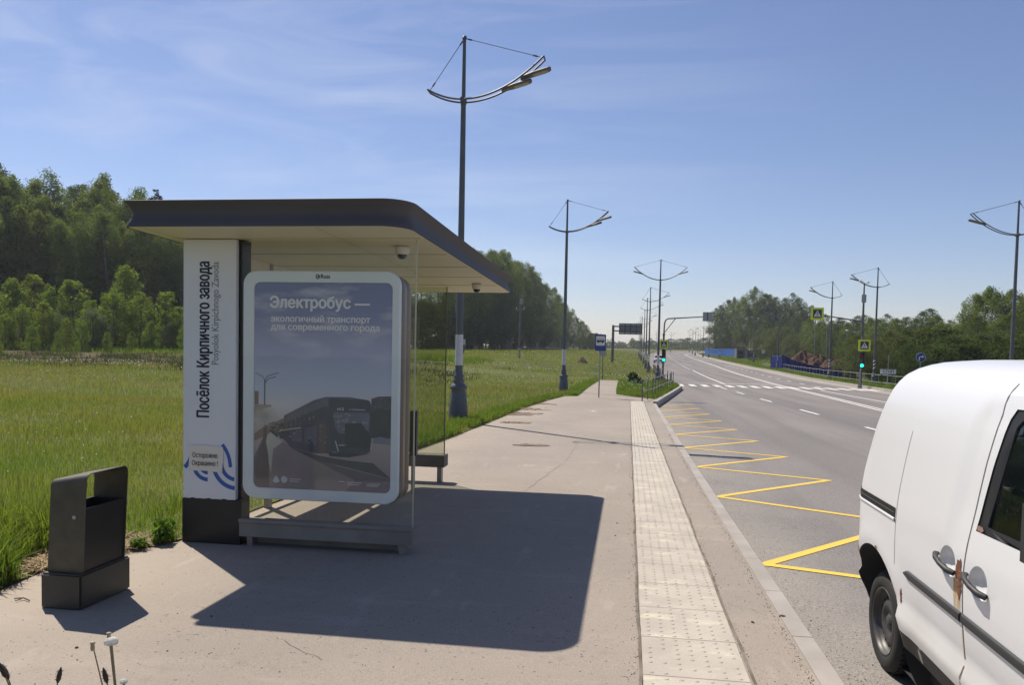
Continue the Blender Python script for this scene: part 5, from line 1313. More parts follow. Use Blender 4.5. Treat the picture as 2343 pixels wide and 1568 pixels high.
for k, (px, Yp) in enumerate(((1748, 150), (1757, 146), (1768, 140))):
    X = bx(px, Yp); o = thing('plank_pile', (X, Yp, gz(X, Yp)), ['leftmost pile of pale planks on the verge corner', 'middle pile of pale planks on the verge corner', 'pile of pale planks nearest the striped lamp foot'][k], 'planks', 'pale planks dumped by the hoarding')
    g = G()
    for j in range(4):
        g.tube([(-.5+rg.uniform(-.2, .2), rg.uniform(-.3, .3), .08+.1*j), (.5+rg.uniform(-.2, .2), rg.uniform(-.3, .3), .1+.16*j)], .07, 4)
    q = g.build('plank', mat('pale_wood', (.42, .38, .29), .8, var=.2), o)
Y = 170; X = bx(1744, Y)
bsn = thing('double_sign_back', (X, Y, gz(X, Y)), 'two small grey sign backs stacked on a post by the willow bush', 'road sign')
g = G(); g.tube([(0, 0, 0), (0, 0, zy(1744, 800, Y)-gz(X, Y))], .04, 6); g.build('pole', M_GALV, bsn)
for z_ in (802.5, 806.8): board('sign_back', M_SWHITE, bsn, 0, -.05, zy(1744, z_, Y)-gz(X, Y), .65, .30)
def heap(label, X, Y, rx, ry, h, seed, m, name='soil_heap', group='heaps of dug soil', n=56, zb=None):
    rg = np.random.default_rng(seed); o = (X, Y, gz(X, Y) if zb is None else zb)
    rows = []
    ph = rg.uniform(0, 6, 8)
    for i in range(24):
        t = i/23; r = t
        rows.append([((rx*r*math.cos(q))*(1+.12*math.sin(3*q+ph[0])), ry*r*math.sin(q)*(1+.12*math.sin(2*q+ph[1])), h*(1-t**2.2)*(1+.10*math.sin(3*q+ph[2]+t*4)+.05*math.sin(7*q+ph[3]))+rg.normal(0, .035)*h*(t < .95)-.25*t) for q in np.linspace(0, 2*math.pi, n+1)[:-1]])
    g = G().grid(rows, smooth=True, close=True); ob = g.build(name, m); ob.location = o; tag(ob, label, 'soil heap', group); return ob
M_CLAY = mat('red_brown_clay', (.095, .040, .024), .95, col2=(.045, .022, .015), scale=2.6, bump=1.0, bscale=6)
heap('large red-brown soil heap behind the deep blue hoarding, left of the overhead sign', bx(1836, 138), 138, 3.6, 3.0, zy(1836, 809, 138)-gz(bx(1836, 138), 138), 1, M_CLAY)
heap('red-brown soil heap right of the striped lamp, beside the willow bush', bx(1906, 133), 133, 3.6, 2.6, zy(1906, 825, 133)-gz(bx(1906, 133), 133), 2, M_CLAY)
heap('low dark soil heap between the two larger soil heaps', bx(1872, 136), 136, 3.6, 2.6, zy(1872, 819, 136)-gz(bx(1872, 136), 136), 3, M_CLAY)
heap('small brown soil heap alone on the left meadow', bx(1330, 118), 118, 1.05, .8, zy(1330, 819.5, 118)-gz(bx(1330, 118), 118), 4, mat('dry_earth', (.13, .085, .055), .95, col2=(.08, .05, .03), scale=3), group=None)

# ------------------------------------------------------------------ oncoming cars
def car(label, X, Y, s=1.0, tall=False):
    t = thing('parked_car' if False else 'oncoming_car', (X, Y, float(prof(Y))-KERB), label, 'car', 'cars coming round the bend'); t.scale = (s,)*3
    M_CW = mat('white_car_paint', (.72, .72, .72), .3, coat=.5); M_CG = mat('car_window', (.012, .014, .016), .08); H = 1.72 if tall else 1.45
    g = G(); prof_ = [(-2.2, .35), (-2.25, .62), (-2.05, .86), (-1.1, .98), (-.5, H-.1), (0, H), (1.5, H-.02), (2.1, 1.05), (2.2, .5), (2.1, .3)]
    for y0, y1 in ((0, 1),):
        L_ = [[(-.90+.12*(z > 1.0)*((z-1.0)/(H-1.0)), y, z) for y, z in prof_], [(.90-.12*(z > 1.0)*((z-1.0)/(H-1.0)), y, z) for y, z in prof_]]
        g.grid(L_, smooth=False, close=True); g.poly(L_[0]); g.poly(L_[1])
    b = g.build('body', M_CW, t)
    e = lambda y, z, k: (y-.012*k, z+.012*k)
    g = G(); y0, z0, y1, z1 = -1.03, 1.06, -.53, H-.14; g.add([(-.74, y0-.02, z0), (.74, y0-.02, z0), (.68, y1-.03, z1), (-.68, y1-.03, z1)], [(0, 1, 2, 3)]); g.build('windscreen', M_CG, t)
    for sx in (-1, 1):
        g = G(); g.add([(sx*.905, -.85, 1.03), (sx*.905, 1.75, 1.05), (sx*.81, 1.4, H-.12), (sx*.80, -.4, H-.14)], [(0, 1, 2, 3)]); g.build('side_window', M_CG, t)
        g = G(); g.box(sx*.68-.18, sx*.68+.18, -2.27, -2.2, .62, .80, .02); g.build('headlight', M_LENS, t)
        for y in (-1.35, 1.35):
            g = G(); g.lathe([(0, -.02), (.2, -.02), (.33, 0), (.34, .1), (.33, .2), (0, .22)], 16, (sx*.93-(.2 if sx > 0 else 0), y, .34), axis='x'); g.build('wheel', M_RUBBER, t)
    g = G(); g.box(-.55, .55, -2.28, -2.22, .55, .78, .02); g.build('grille', M_PLAST, t)
    g = G(); g.box(-.86, .86, -2.29, -2.1, .28, .46, .04); g.build('front_bumper', M_PLAST, t)
    g = G(); g.box(-.25, .25, -2.31, -2.295, .42, .54); g.build('number_plate', M_SWHITE, t)
    return t
car('white off-road car coming towards the crossing behind the left traffic light', bx(1505, 168), 168, tall=True)
car('small white car far down the road behind the lamp poles', bx(1475.5, 255), 255, s=1.0)

# ------------------------------------------------------------------ trees
M_BARKB = mat('birch_bark', (.26, .25, .235), .8, col2=(.07, .065, .06), scale=5, lo=.5, hi=.62)
M_BARK = mat('grey_bark', (.10, .085, .07), .9, var=.4, scale=6)
LEAF = {'birch': m_leaf('birch_leaves', (.148, .186, .056), (.094, .128, .045), .58, (1.3, 1.35, .65), .06),
        'oak': m_leaf('dark_leaves', (.092, .122, .040), (.058, .086, .033), .48, (1.3, 1.35, .65), .06),
        'young': m_leaf('young_leaves', (.175, .235, .050), (.130, .185, .045), .55, (1.35, 1.35, .55), .07),
        'willow': m_leaf('willow_leaves', (.128, .148, .066), (.096, .119, .054), .46, (1.3, 1.3, .65), .07),
        'silver': m_leaf('pale_leaves', (.165, .19, .115), (.125, .155, .085), .36, (1.3, 1.35, .8), .08),
        'spruce': m_leaf('spruce_needles', (.018, .034, .016), (.012, .024, .012), .12)}
def leaf_quads(C, size, rng, droop=0.0, aspect=.55):
    n = len(C); nrm = rng.normal(size=(n, 3)); nrm[:, 2] += .35; nrm /= np.linalg.norm(nrm, axis=1)[:, None]
    a = rng.normal(size=(n, 3)); a[:, 2] -= droop; a -= (a*nrm).sum(1)[:, None]*nrm; a /= np.linalg.norm(a, axis=1)[:, None]
    b = np.cross(nrm, a); s = (size*rng.uniform(.6, 1.3, n))[:, None]
    V = np.stack([C-a*s*.5, C+b*s*aspect*.5-a*s*.05, C+a*s*.5, C-b*s*aspect*.5-a*s*.05], 1).reshape(-1, 3)
    return V, np.arange(4*n).reshape(-1, 4)
class Tree:
    def __init__(s, kind, H, R, seed, ncl, per, leaf, base=.2, peak=.45, cl=(.95, .8), bark=M_BARK, limb=True, droop=.0, name='tree', top=1.0):
        rng = np.random.default_rng(seed); s.H, s.kind = H, kind
        C = []; centers = []
        lean = rng.normal(0, .02, 2)*H
        for i in range(ncl):
            h = base+(top-base)*rng.beta(1.15, 1.05)
            u = (h-base)/(1-base)
            f = (math.sin(math.pi*min(u/peak/2, .5)) if u < peak else max(.05, (1-((u-peak)/(1-peak))**2.4)**.62))
            r = R*f*(rng.uniform(.30, 1)**.5)*rng.uniform(.75, 1.12); q = rng.uniform(0, 2*math.pi)
            c = np.array([r*math.cos(q)+lean[0]*h, r*math.sin(q)+lean[1]*h, h*H*rng.uniform(.985, 1.01)])
            centers.append((c, r))
            k = int(per*rng.uniform(.5, 1.35)); sz = rng.uniform(.65, 1.2)*(0.55+.45*min(1, f+.2))
            p = rng.normal(size=(k, 3)); p /= np.linalg.norm(p, axis=1)[:, None]; p *= rng.uniform(.25, 1, (k, 1))**.6
            p *= np.array([cl[0], cl[0], cl[1]])*sz; p[:, 2] -= droop*np.abs(p[:, 0]**2+p[:, 1]**2)**.5
            C.append(c+p)
        C = np.concatenate(C); C = C[C[:, 2] > .08]
        s.V, s.F = leaf_quads(C, leaf, rng, droop*2)
        me = bpy.data.meshes.new('crown'); s.crown = np_mesh('crown', s.V, s.F, LEAF[kind])
        g = G(); hh = np.linspace(0, .93, 9); r0 = H*.0105
        g.tube([(lean[0]*h+.03*math.sin(h*9), lean[1]*h+.03*math.cos(h*7), h*H) for h in hh], [r0*(1.25 if h == 0 else 1)*(1-.9*h) for h in hh], 7)
        if limb:
            for c, r in centers[::max(1, ncl//26)]:
                z0 = max(.1*H, c[2]-r*1.0-.5); a = np.array([lean[0]*z0/H, lean[1]*z0/H, z0]); m = (a+c)/2; m[2] -= .08*r
                g.tube([a, m, c], [r0*.32, r0*.22, r0*.08], 4, cap=False)
        s.trunk = g.build('trunk', bark)
        s.name = name; s.used = False
    def place(s, X, Y, H, label, group, rz, z=None, cat='tree', wide=1.0):
        t = thing(s.name, (X, Y, (gz(X, Y) if z is None else z)-.05), label, cat, group, rz); k = H/s.H; t.scale = (k*wide, k*wide, k)
        if not s.used: s.used = True; cr, tr = s.crown, s.trunk
        else: cr, tr = s.crown.copy(), s.trunk.copy(); COL.objects.link(cr); COL.objects.link(tr)
        cr.parent = t; tr.parent = t
        return t
    def drop(s):
        if not s.used: bpy.data.objects.remove(s.crown); bpy.data.objects.remove(s.trunk)
BIRCH = [Tree('birch', 19, 2.9, 10+i, 150, 95, .21, base=.10+.05*(i % 3), peak=.42, cl=(.85, 1.15), bark=M_BARKB, droop=.35, name='birch_tree', limb=False) for i in range(4)]
DARK = [Tree('oak', 18, 3.6, 30+i, 160, 95, .23, base=.02, peak=.4, cl=(1.05, 1.0), name='broadleaf_tree') for i in range(3)]
YOUNG = [Tree('young', 6, 1.25, 50+i, 85, 75, .13, base=.0, peak=.16, cl=(.40, .46), name='young_tree', droop=-.15) for i in range(4)]
WILLOW = [Tree('willow', 6, 3.6, 70+i, 170, 95, .15, base=.02, peak=.40, cl=(.75, .6), name='willow_bush', limb=True) for i in range(2)]
SILVER = [Tree('silver', 5, 1.7, 80+i, 70, 60, .17, base=.03, peak=.4, cl=(.5, .45), name='pale_shrub') for i in range(2)]
SPRUCE = [Tree('spruce', 18, 2.2, 90, 150, 40, .28, base=.1, peak=.06, cl=(.6, .35), name='spruce_tree', droop=.2)]
BUSH = [Tree('oak', 5, 2.6, 95+i, 160, 90, .15, base=.02, peak=.45, cl=(.65, .5), name='broadleaf_bush') for i in range(2)]
TR = random.Random(21)
hx = [-400, 12, 30, 45, 60, 75, 91, 105, 126, 146, 165, 187, 210, 234, 255, 275, 299, 330, 420, 700, 1040, 1100, 1160, 1232, 1285, 1310, 1337, 1352]
hy = [400, 393, 405, 410, 452, 440, 402, 440, 438, 446, 440, 430, 440, 413, 430, 436, 450, 466, 485, 530, 572, 576, 584, 629, 688, 712, 742, 775]
fx = [-400, 0, 420, 700, 1040, 1150, 1250, 1340, 1360]; fY = [78, 88, 102, 128, 165, 200, 262, 345, 370]
def wood(xs, back, hk, kinds, label, group):
    for x in xs:
        x += TR.uniform(-6, 6); Y = np.interp(x, fx, fY)*(1+back)+TR.uniform(-2, 2); X = bx(x, Y); Z = gz(X, Y)
        H = (zy(x, float(np.interp(x, hx, hy)), Y)-Z)*hk*TR.uniform(.93, 1.03)
        k = TR.choice(kinds); k.place(X, Y, max(5, H), label, group, TR.uniform(0, 6.28), wide=TR.uniform(.9, 1.15)*max(1.0, 15/max(8, H)))
GW = 'trees of the dense wood on the left'
LBm = 'tall leafy tree in the dense birch wood left of the road'
wood(np.arange(-180, 430, 27), 0.0, .84, BIRCH+DARK[:1], LBm, GW)
wood(np.arange(-170, 430, 24), .07, .97, BIRCH, LBm, GW)
wood(np.arange(-160, 430, 30), .15, 1.0, BIRCH+DARK, LBm, GW)
wood([91, 234, 12], .11, 1.03, BIRCH[:2], LBm, GW)
wood(np.arange(445, 1030, 46), 0.0, .86, BIRCH+DARK, LBm, GW)
wood(np.arange(460, 1040, 46), .08, 1.0, BIRCH, LBm, GW)
wood(np.arange(1040, 1345, 13), 0.0, .90, BIRCH+DARK[:2], LBm, GW)
wood(np.arange(1046, 1335, 15), .05, 1.0, BIRCH, LBm, GW)
wood(np.arange(1050, 1300, 22), .11, 1.0, DARK+BIRCH, LBm, GW)
wood(np.arange(-170, 430, 30), .05, .40, DARK+BUSH, LBm, GW)
wood(np.arange(450, 1040, 40), .04, .45, DARK+BUSH, LBm, GW)
wood(np.arange(1044, 1340, 18), .09, .42, DARK+BUSH, LBm, GW)
SPRUCE[0].place(bx(348, 118), 118, zy(348, 441, 118)-gz(bx(348, 118), 118), 'dark spruce tip rising above the bus shelter roof', None, 0)
# saplings along the foot of the wood
for x, yt, Y, kd in ((-95, 640, 74, 'y'), (-60, 690, 71, 'y'), (-20, 650, 76, 'y'), (10, 720, 72, 'y'), (28, 640, 79, 'y'), (52, 700, 73, 'y'), (80, 625, 80, 'y'), (96, 690, 74, 'y'), (118, 660, 78, 'y'), (128, 704, 75, 's'), (150, 730, 71, 'y'), (168, 638, 79, 'y'), (186, 735, 72, 'y'),
                        (205, 685, 76, 'y'), (213, 690, 75, 's'), (232, 720, 75, 's'), (262, 665, 78, 'y'), (283, 612, 82, 'y'), (300, 757, 74, 'y'), (320, 672, 79, 'y'), (345, 735, 76, 'y'), (378, 665, 80, 'y'), (390, 730, 78, 's'), (410, 700, 79, 'y'), (420, 745, 76, 'y'),
                        (445, 690, 84, 'y'), (480, 720, 84, 'y'), (520, 690, 88, 'y'), (70, 745, 70, 'y'), (130, 760, 70, 'y'), (245, 760, 72, 'y'), (-130, 660, 74, 'y'), (-160, 690, 72, 'y')):
    X = bx(x, Y); H = zy(x, yt, Y)-gz(X, Y)
    if kd == 's': TR.choice(SILVER).place(X, Y, H*.85, 'pale grey-green shrub among the young trees before the wood', 'pale shrubs at the foot of the wood', TR.uniform(0, 6), cat='shrub')
    else: TR.choice(YOUNG).place(X, Y, H, 'bright green young tree in front of the dark wood', 'young trees at the foot of the wood', TR.uniform(0, 6), wide=TR.uniform(1.1, 1.5))
for x, y in ((1352, 792), (1362, 798)):
    Y = 350; X = bx(x, Y); BUSH[0].place(X, Y, 7, 'small bush at the far right end of the left wood', 'bushes ending the left wood', TR.uniform(0, 6), cat='bush')
for x, yt in ((1338, 744), (1325, 748), (1348, 762)):
    Y = 300; X = bx(x, Y); DARK[0].place(X, Y, zy(x, yt, Y)-gz(X, Y), 'round leafy tree ending the left wood beside the road', 'bushes ending the left wood', TR.uniform(0, 6))
# right-hand trees
GR1 = 'tall trees behind the pale blue hoarding'
for x, yt, Y in ((1634, 708, 292), (1648, 700, 288), (1662, 688, 292), (1676, 682, 286), (1690, 680, 296), (1706, 664, 292), (1724, 658, 290), (1742, 674, 286), (1757, 676, 292), (1772, 682, 288), (1790, 686, 284), (1808, 675, 288), (1824, 684, 282), (1838, 700, 280), (1850, 702, 290), (1645, 715, 310), (1670, 700, 312), (1700, 690, 310), (1730, 680, 312), (1760, 690, 310), (1795, 694, 308), (1820, 696, 305), (1655, 740, 276), (1688, 735, 272), (1716, 730, 270), (1746, 725, 268), (1780, 730, 266), (1812, 725, 264), (1835, 735, 262)):
    X = bx(x, Y); TR.choice(DARK+BIRCH[:2]).place(X, Y, zy(x, yt, Y)-gz(X, Y), 'tall dark tree in the clump behind the pale blue hoarding', GR1, TR.uniform(0, 6), wide=1.15)
for x, yt, Y, w in ((1745, 752, 222, .75), (1785, 748, 215, .85), (1812, 765, 205, .7)):
    X = bx(x, Y); WILLOW[0].place(X, Y, zy(x, yt, Y)-gz(X, Y), 'rounded grey-green willow bush between the hoardings', 'willow bushes between the hoardings', TR.uniform(0, 6), cat='bush', wide=w*1.2)
GR2 = 'trees in the belt behind the soil heaps'
for x, yt, Y in ((1850, 730, 190), (1868, 738, 178), (1885, 722, 185), (1902, 735, 172), (1920, 728, 178), (1938, 740, 166), (1955, 725, 172), (1972, 722, 176), (1990, 728, 150), (2008, 732, 145), (2024, 722, 150), (2040, 730, 140), (2058, 735, 140), (2074, 727, 138), (2092, 732, 132), (2106, 716, 140), (2119, 708, 142), (2134, 722, 138), (2150, 738, 130), (2166, 742, 128), (2182, 745, 126), (2200, 735, 122), (1860, 770, 165), (1895, 768, 160), (1930, 765, 155), (1965, 762, 150), (2000, 765, 120), (2035, 762, 118), (2070, 764, 116), (2140, 765, 112), (2180, 765, 110)):
    X = bx(x, Y); TR.choice(DARK+BIRCH[2:3]).place(X, Y, zy(x, yt, Y)-gz(X, Y), 'leafy tree in the belt behind the right verge', GR2, TR.uniform(0, 6), wide=1.35)
for x in range(1846, 2216, 17):
    Y = 215+TR.uniform(-12, 12); X = bx(x, Y); TR.choice(DARK).place(X, Y, (zy(x, 742+TR.uniform(-9, 12), Y)-gz(X, Y)), 'leafy tree in the belt behind the right verge', GR2, TR.uniform(0, 6), wide=1.6)
for x, yt, Y in ((2214, 700, 96), (2232, 676, 98), (2250, 668, 102), (2264, 658, 100), (2282, 672, 98), (2300, 663, 102), (2318, 680, 100), (2342, 682, 98), (2365, 690, 98), (2390, 680, 96), (2240, 725, 90), (2275, 720, 88), (2312, 715, 88), (2350, 725, 86), (2420, 690, 94), (2330, 735, 84), (2290, 740, 86)):
    X = bx(x, Y); TR.choice(BIRCH+DARK[:1]).place(X, Y, zy(x, yt, Y)-gz(X, Y), 'tall tree of the group above the white van roof', 'tall trees at the right edge', TR.uniform(0, 6), wide=1.25)
for x, yt, Y, w, lb in ((1955, 768, 77, 1.0, 'grey-green willow bush left of the right traffic light'), (1998, 778, 76, .9, 'willow bush directly behind the striped lamp foot'), (2035, 760, 80, 1.0, 'willow bush behind the СТОП board')):
    X = bx(x, Y); WILLOW[1].place(X, Y, zy(x, yt, Y)-gz(X, Y), lb, 'willow bushes on the right bank', TR.uniform(0, 6), cat='bush', wide=w*.75)
for x, yt, Y, w in ((2078, 790, 74, .9), (2115, 755, 80, 1.1), (2150, 752, 80, 1.1), (2178, 770, 76, 1.0), (2208, 770, 78, 1.0), (2060, 760, 92, 1.0), (2245, 770, 76, 1.0), (2280, 765, 76, 1.1), (2320, 770, 74, 1.1), (2360, 765, 74, 1.1)):
    X = bx(x, Y); TR.choice(BUSH).place(X, Y, zy(x, yt, Y)-gz(X, Y), 'dense round green bush on the bank behind the white van', 'bushes on the bank behind the van', TR.uniform(0, 6), cat='bush', wide=w)
# far tree line across the end of the plain
for x in list(range(1350, 1645, 9)):
    Y = TR.uniform(560, 640); X = bx(x+TR.uniform(-5, 5), Y); yt = TR.choice((776, 780, 783, 774, 785))
    TR.choice(DARK+BUSH).place(X, Y, max(4.5, zy(x, yt, Y)-gz(X, Y)), 'small tree in the distant line across the plain', 'distant trees across the plain', TR.uniform(0, 6), wide=1.6)
rng = np.random.default_rng(8); n = 16000
hxs = rng.uniform(-75, 95, n); hY = 520+rng.normal(0, 6, n)+8*np.sin(hxs*.05)
zz0 = zt(hxs, hY); C = np.column_stack([hxs, hY, zz0+rng.uniform(0, 1, n)**1.3*(3.4+1.3*np.sin(hxs*.31)+1.0*np.sin(hxs*.13+1)+.7*np.sin(hxs*.9))])
V, F = leaf_quads(C, .9, rng); o = np_mesh('far_hedge', V, F, m_leaf('hedge_leaves', (.085, .105, .035), (.065, .085, .03), .3)); tag(o, 'low green hedge and scrub in front of the distant tree line', 'hedge', kind='stuff')
for L_ in (BIRCH, DARK, YOUNG, WILLOW, SILVER, SPRUCE, BUSH):
    for t in L_: t.drop()
# pale fallen logs at the edge of the wood
for k, (x0, x1, Y) in enumerate(((1205, 1262, 214), (1232, 1290, 226), (1180, 1228, 205))):
    X0, X1 = bx(x0, Y), bx(x1, Y+8); g = G(); z0, z1 = gz(X0, Y), gz(X1, Y+8)
    g.tube([(0, 0, .25), ((X1-X0)*.5, 4, (z1-z0)*.5+.45), (X1-X0, 8, z1-z0+.4)], [.22, .2, .12], 8); o = g.build('fallen_log', M_BARKB); o.location = (X0, Y, z0)
    tag(o, ['pale fallen birch trunk at the edge of the left wood, middle of three', 'pale fallen birch trunk at the edge of the left wood, rightmost of three', 'pale fallen birch trunk at the edge of the left wood, leftmost of three'][k], 'log', 'fallen trunks at the edge of the wood')
#@@PART4
# ------------------------------------------------------------------ grass and small plants
M_GRASS = m_leaf('grass_blades', (.145, .210, .045), (.235, .226, .090), .52, (1.3, 1.3, .55), .10, .22)
M_GRASS2 = m_leaf('verge_grass', (.125, .185, .040), (.170, .220, .056), .48, (1.3, 1.35, .5), .11)
M_SEED = m_leaf('seed_stalks', (.30, .27, .13), (.24, .22, .09), .3, (1.2, 1.1, .7), .14)
M_STRAW = m_leaf('dry_straw', (.36, .27, .16), (.24, .17, .10), .1, (1, 1, 1), .15)
M_FLUFF = mat('dandelion_fluff', (.72, .70, .66), .9)
ALLG = PAVED
def scatter(n, x0, x1, y0, y1, rng, keep=None):
    X = rng.uniform(x0, x1, n); Y = rng.uniform(y0, y1, n)
    k = ~inside(ALLG, X, Y)
    if keep is not None: k &= keep(X, Y)
    return X[k], Y[k]
def blades(name, X, Y, h, w, rng, m, lean=.35, seg=2, zoff=-.02):
    n = len(X); Z = zt(X, Y)+zoff; q = rng.uniform(0, 2*np.pi, n); l = rng.uniform(.05, 1, n)*lean*h
    dx, dy = np.cos(q)*l, np.sin(q)*l; a = rng.uniform(0, 2*np.pi, n); wx, wy = np.cos(a)*w/2, np.sin(a)*w/2
    hh = h*rng.uniform(.55, 1.15, n)
    B = np.column_stack([X, Y, Z]); W = np.column_stack([wx, wy, 0*wx])
    M = B+np.column_stack([dx*.3, dy*.3, hh*.55]); T = B+np.column_stack([dx, dy, hh*(1-.25*(l/(lean*h+1e-9))**2)])
    if seg == 2:
        V = np.stack([B-W, B+W, M+W*.8, M-W*.8, T+W*.08, T-W*.08], 1).reshape(-1, 3); i = np.arange(n)*6
        F = np.concatenate([np.stack([i, i+1, i+2, i+3], 1), np.stack([i+3, i+2, i+4, i+5], 1)])
    else:
        V = np.stack([B-W, B+W, T+W*.15, T-W*.15], 1).reshape(-1, 3); F = np.arange(n*4).reshape(-1, 4)
    o = np_mesh(name, V, F, m); o['kind'] = 'stuff'; return o
rng = np.random.default_rng(77)
fov = lambda m: (lambda X, Y: (X > -m*Y-2))
bald = lambda X, Y: ~(((X+4.22)/.48)**2+((Y-5.75)/.72)**2 < 1)
brown = lambda X, Y: ~((Y+2.5*np.sin(X*.21)+1.5*np.sin(X*.77) > 47) & (Y < 72) & (X < -16) & (np.sin(X*2.3+Y)+np.sin(Y*1.9-X) > -1.5))
patchy = lambda X, Y: (np.sin(X*1.7+np.sin(Y*1.3)*2)+np.sin(Y*2.1+X*.6)) > -1.35
def field(name, n, y0, y1, x0, h, w, m, seg, lean=.35, keep=None, x1=4.0):
    k0 = lambda X, Y: fov(1.05)(X, Y) & bald(X, Y) & brown(X, Y) & (keep(X, Y) if keep else True)
    X, Y = scatter(n, x0, x1, y0, y1, rng, k0)
    hh = h*(1+.35*np.sin(X*.9+np.sin(Y*.7)*2)*np.sin(Y*.53)); o = blades(name, X, Y, hh, w, rng, m, lean, seg); tag(o, kind='stuff'); return o
F_ = [field('field_grass', 120000, 3.6, 12, -14, .16, .007, M_GRASS, 2), field('field_grass', 130000, 12, 24, -26, .145, .011, M_GRASS, 2),
      field('field_grass', 150000, 24, 50, -54, .15, .020, M_GRASS, 1), field('field_grass', 120000, 50, 115, -80, .19, .045, M_GRASS, 1, x1=20), field('field_grass', 70000, 115, 330, -75, .28, .12, M_GRASS, 1, x1=30)]
for o, lb in zip(F_, ('uncut meadow grass nearest the litter bin', 'meadow grass behind the bus shelter', 'meadow grass in mid distance left of the path', 'far meadow grass before the wood', 'farthest grass of the plain')): tag(o, lb, 'grass')
# rank verge grass along the pavement edge
EP = np.array(paths([p for p in LEFT[4:22]], .1)); i = rng.integers(0, len(EP), 60000); X = EP[i, 0]-np.abs(rng.normal(0, .32, len(i)))-.03; Y = EP[i, 1]+rng.normal(0, .12, len(i))
k = ~inside(ALLG, X, Y) & (Y > 3.3) & bald(X, Y) & patchy(X, Y) & ~((Y > 6.2) & (Y < 11) & (X > -4.6)); X, Y = X[k], Y[k]
o = blades('verge_grass', X, Y, .15+.13*rng.uniform(0, 1, len(X)), .011, rng, M_GRASS2, .6, 2); tag(o, 'rank green grass fringing the pavement edge', 'grass')
X, Y = scatter(16000, -9, -4.0, 3.6, 6.3, rng, lambda X, Y: bald(X, Y) & (X < -4.35) & (X > -.98*Y-1)); o = blades('tall_verge_grass', X, Y, .42*np.ones(len(X)), .013, rng, M_GRASS2, .7, 2); tag(o, 'tall broad-bladed grass left of the litter bin', 'grass')
# seed stalks over the field
X, Y = scatter(26000, -40, 2, 4.2, 45, rng, lambda X, Y: fov(1.0)(X, Y) & bald(X, Y)); o = blades('seed_stalks', X, Y, .25+.1*rng.uniform(0, 1, len(X)), .006+.0003*Y, rng, M_SEED, .3, 1); tag(o, 'pale seed stalks standing over the meadow grass', 'grass')
# grass island, right verge and bank
X, Y = scatter(60000, -.9, 3.4, 36.6, 63.3, rng); o = blades('island_grass', X, Y, .22*np.ones(len(X)), .022, rng, M_GRASS2, .45, 1); tag(o, 'grass of the railed island beside the lay-by', 'grass')
X, Y = scatter(60000, 18, 34, 30, 150, rng); o = blades('bank_grass', X, Y, .32*np.ones(len(X)), .045, rng, M_GRASS2, .5, 1); tag(o, 'grass of the right verge under the railing', 'grass')
X, Y = scatter(24000, 23, 60, 150, 330, rng); o = blades('bank_grass', X, Y, .4*np.ones(len(X)), .14, rng, M_GRASS2, .5, 1); tag(o, 'grass before the pale blue hoarding', 'grass')
# dead stems over the ploughed strip
X, Y = scatter(30000, -85, -10, 40, 72, rng, lambda X, Y: fov(1.05)(X, Y) & ((np.sin(X*.7+Y*.3)+np.sin(Y*.9-X*.35)+.02*(56-Y)*2) > .15)); o = blades('dry_weeds', X, Y, .42*rng.uniform(.3, 1, len(X)), .045, rng, m_leaf('dry_weed', (.085, .078, .045), (.07, .082, .034), .2, (1, 1, .8), .16), .4, 1); tag(o, 'dry weeds on the brown strip before the wood', 'weeds')
# green weed clumps on and behind the brown strip
cx_ = rng.uniform(-80, -12, 90); cy_ = rng.uniform(44, 62, 90); i = rng.integers(0, 90, 9000); X = cx_[i]+rng.normal(0, .45, 9000); Y = cy_[i]+rng.normal(0, .4, 9000)
o = blades('weed_clumps', X, Y, .45*rng.uniform(.3, 1.3, 9000), .06, rng, m_leaf('weed_clump_leaves', (.085, .125, .038), (.065, .088, .04), .4, (1.3, 1.3, .6), .12), .8, 1); tag(o, 'green weed clumps scattered over the brown strip', 'weeds')
X, Y = scatter(16000, -90, -14, 71, 82, rng, fov(1.05)); o = blades('field_grass', X, Y, .55*np.ones(len(X)), .07, rng, M_GRASS2, .6, 1); tag(o, 'fresh green grass at the foot of the young trees', 'grass')
# straw on the bare patch, beside the plinth
n = 2600; X = -4.22+rng.normal(0, .24, n); Y = 5.75+rng.normal(0, .34, n); k = ~inside(ALLG, X, Y); X, Y = X[k], Y[k]
q = rng.uniform(0, 6.28, len(X)); l = rng.uniform(.03, .13, len(X)); c = np.column_stack([X, Y, zt(X, Y)+rng.uniform(.002, .03, len(X))]); d = np.column_stack([np.cos(q)*l, np.sin(q)*l, rng.uniform(-.02, .03, len(X))]); w_ = np.column_stack([-np.sin(q), np.cos(q), 0*q])*.0035
V = np.stack([c-d-w_, c-d+w_, c+d+w_, c+d-w_], 1).reshape(-1, 3); o = np_mesh('dry_straw', V, np.arange(len(V)).reshape(-1, 4), M_STRAW); tag(o, 'dry straw on the bare patch beside the black plinth', 'straw', kind='stuff')
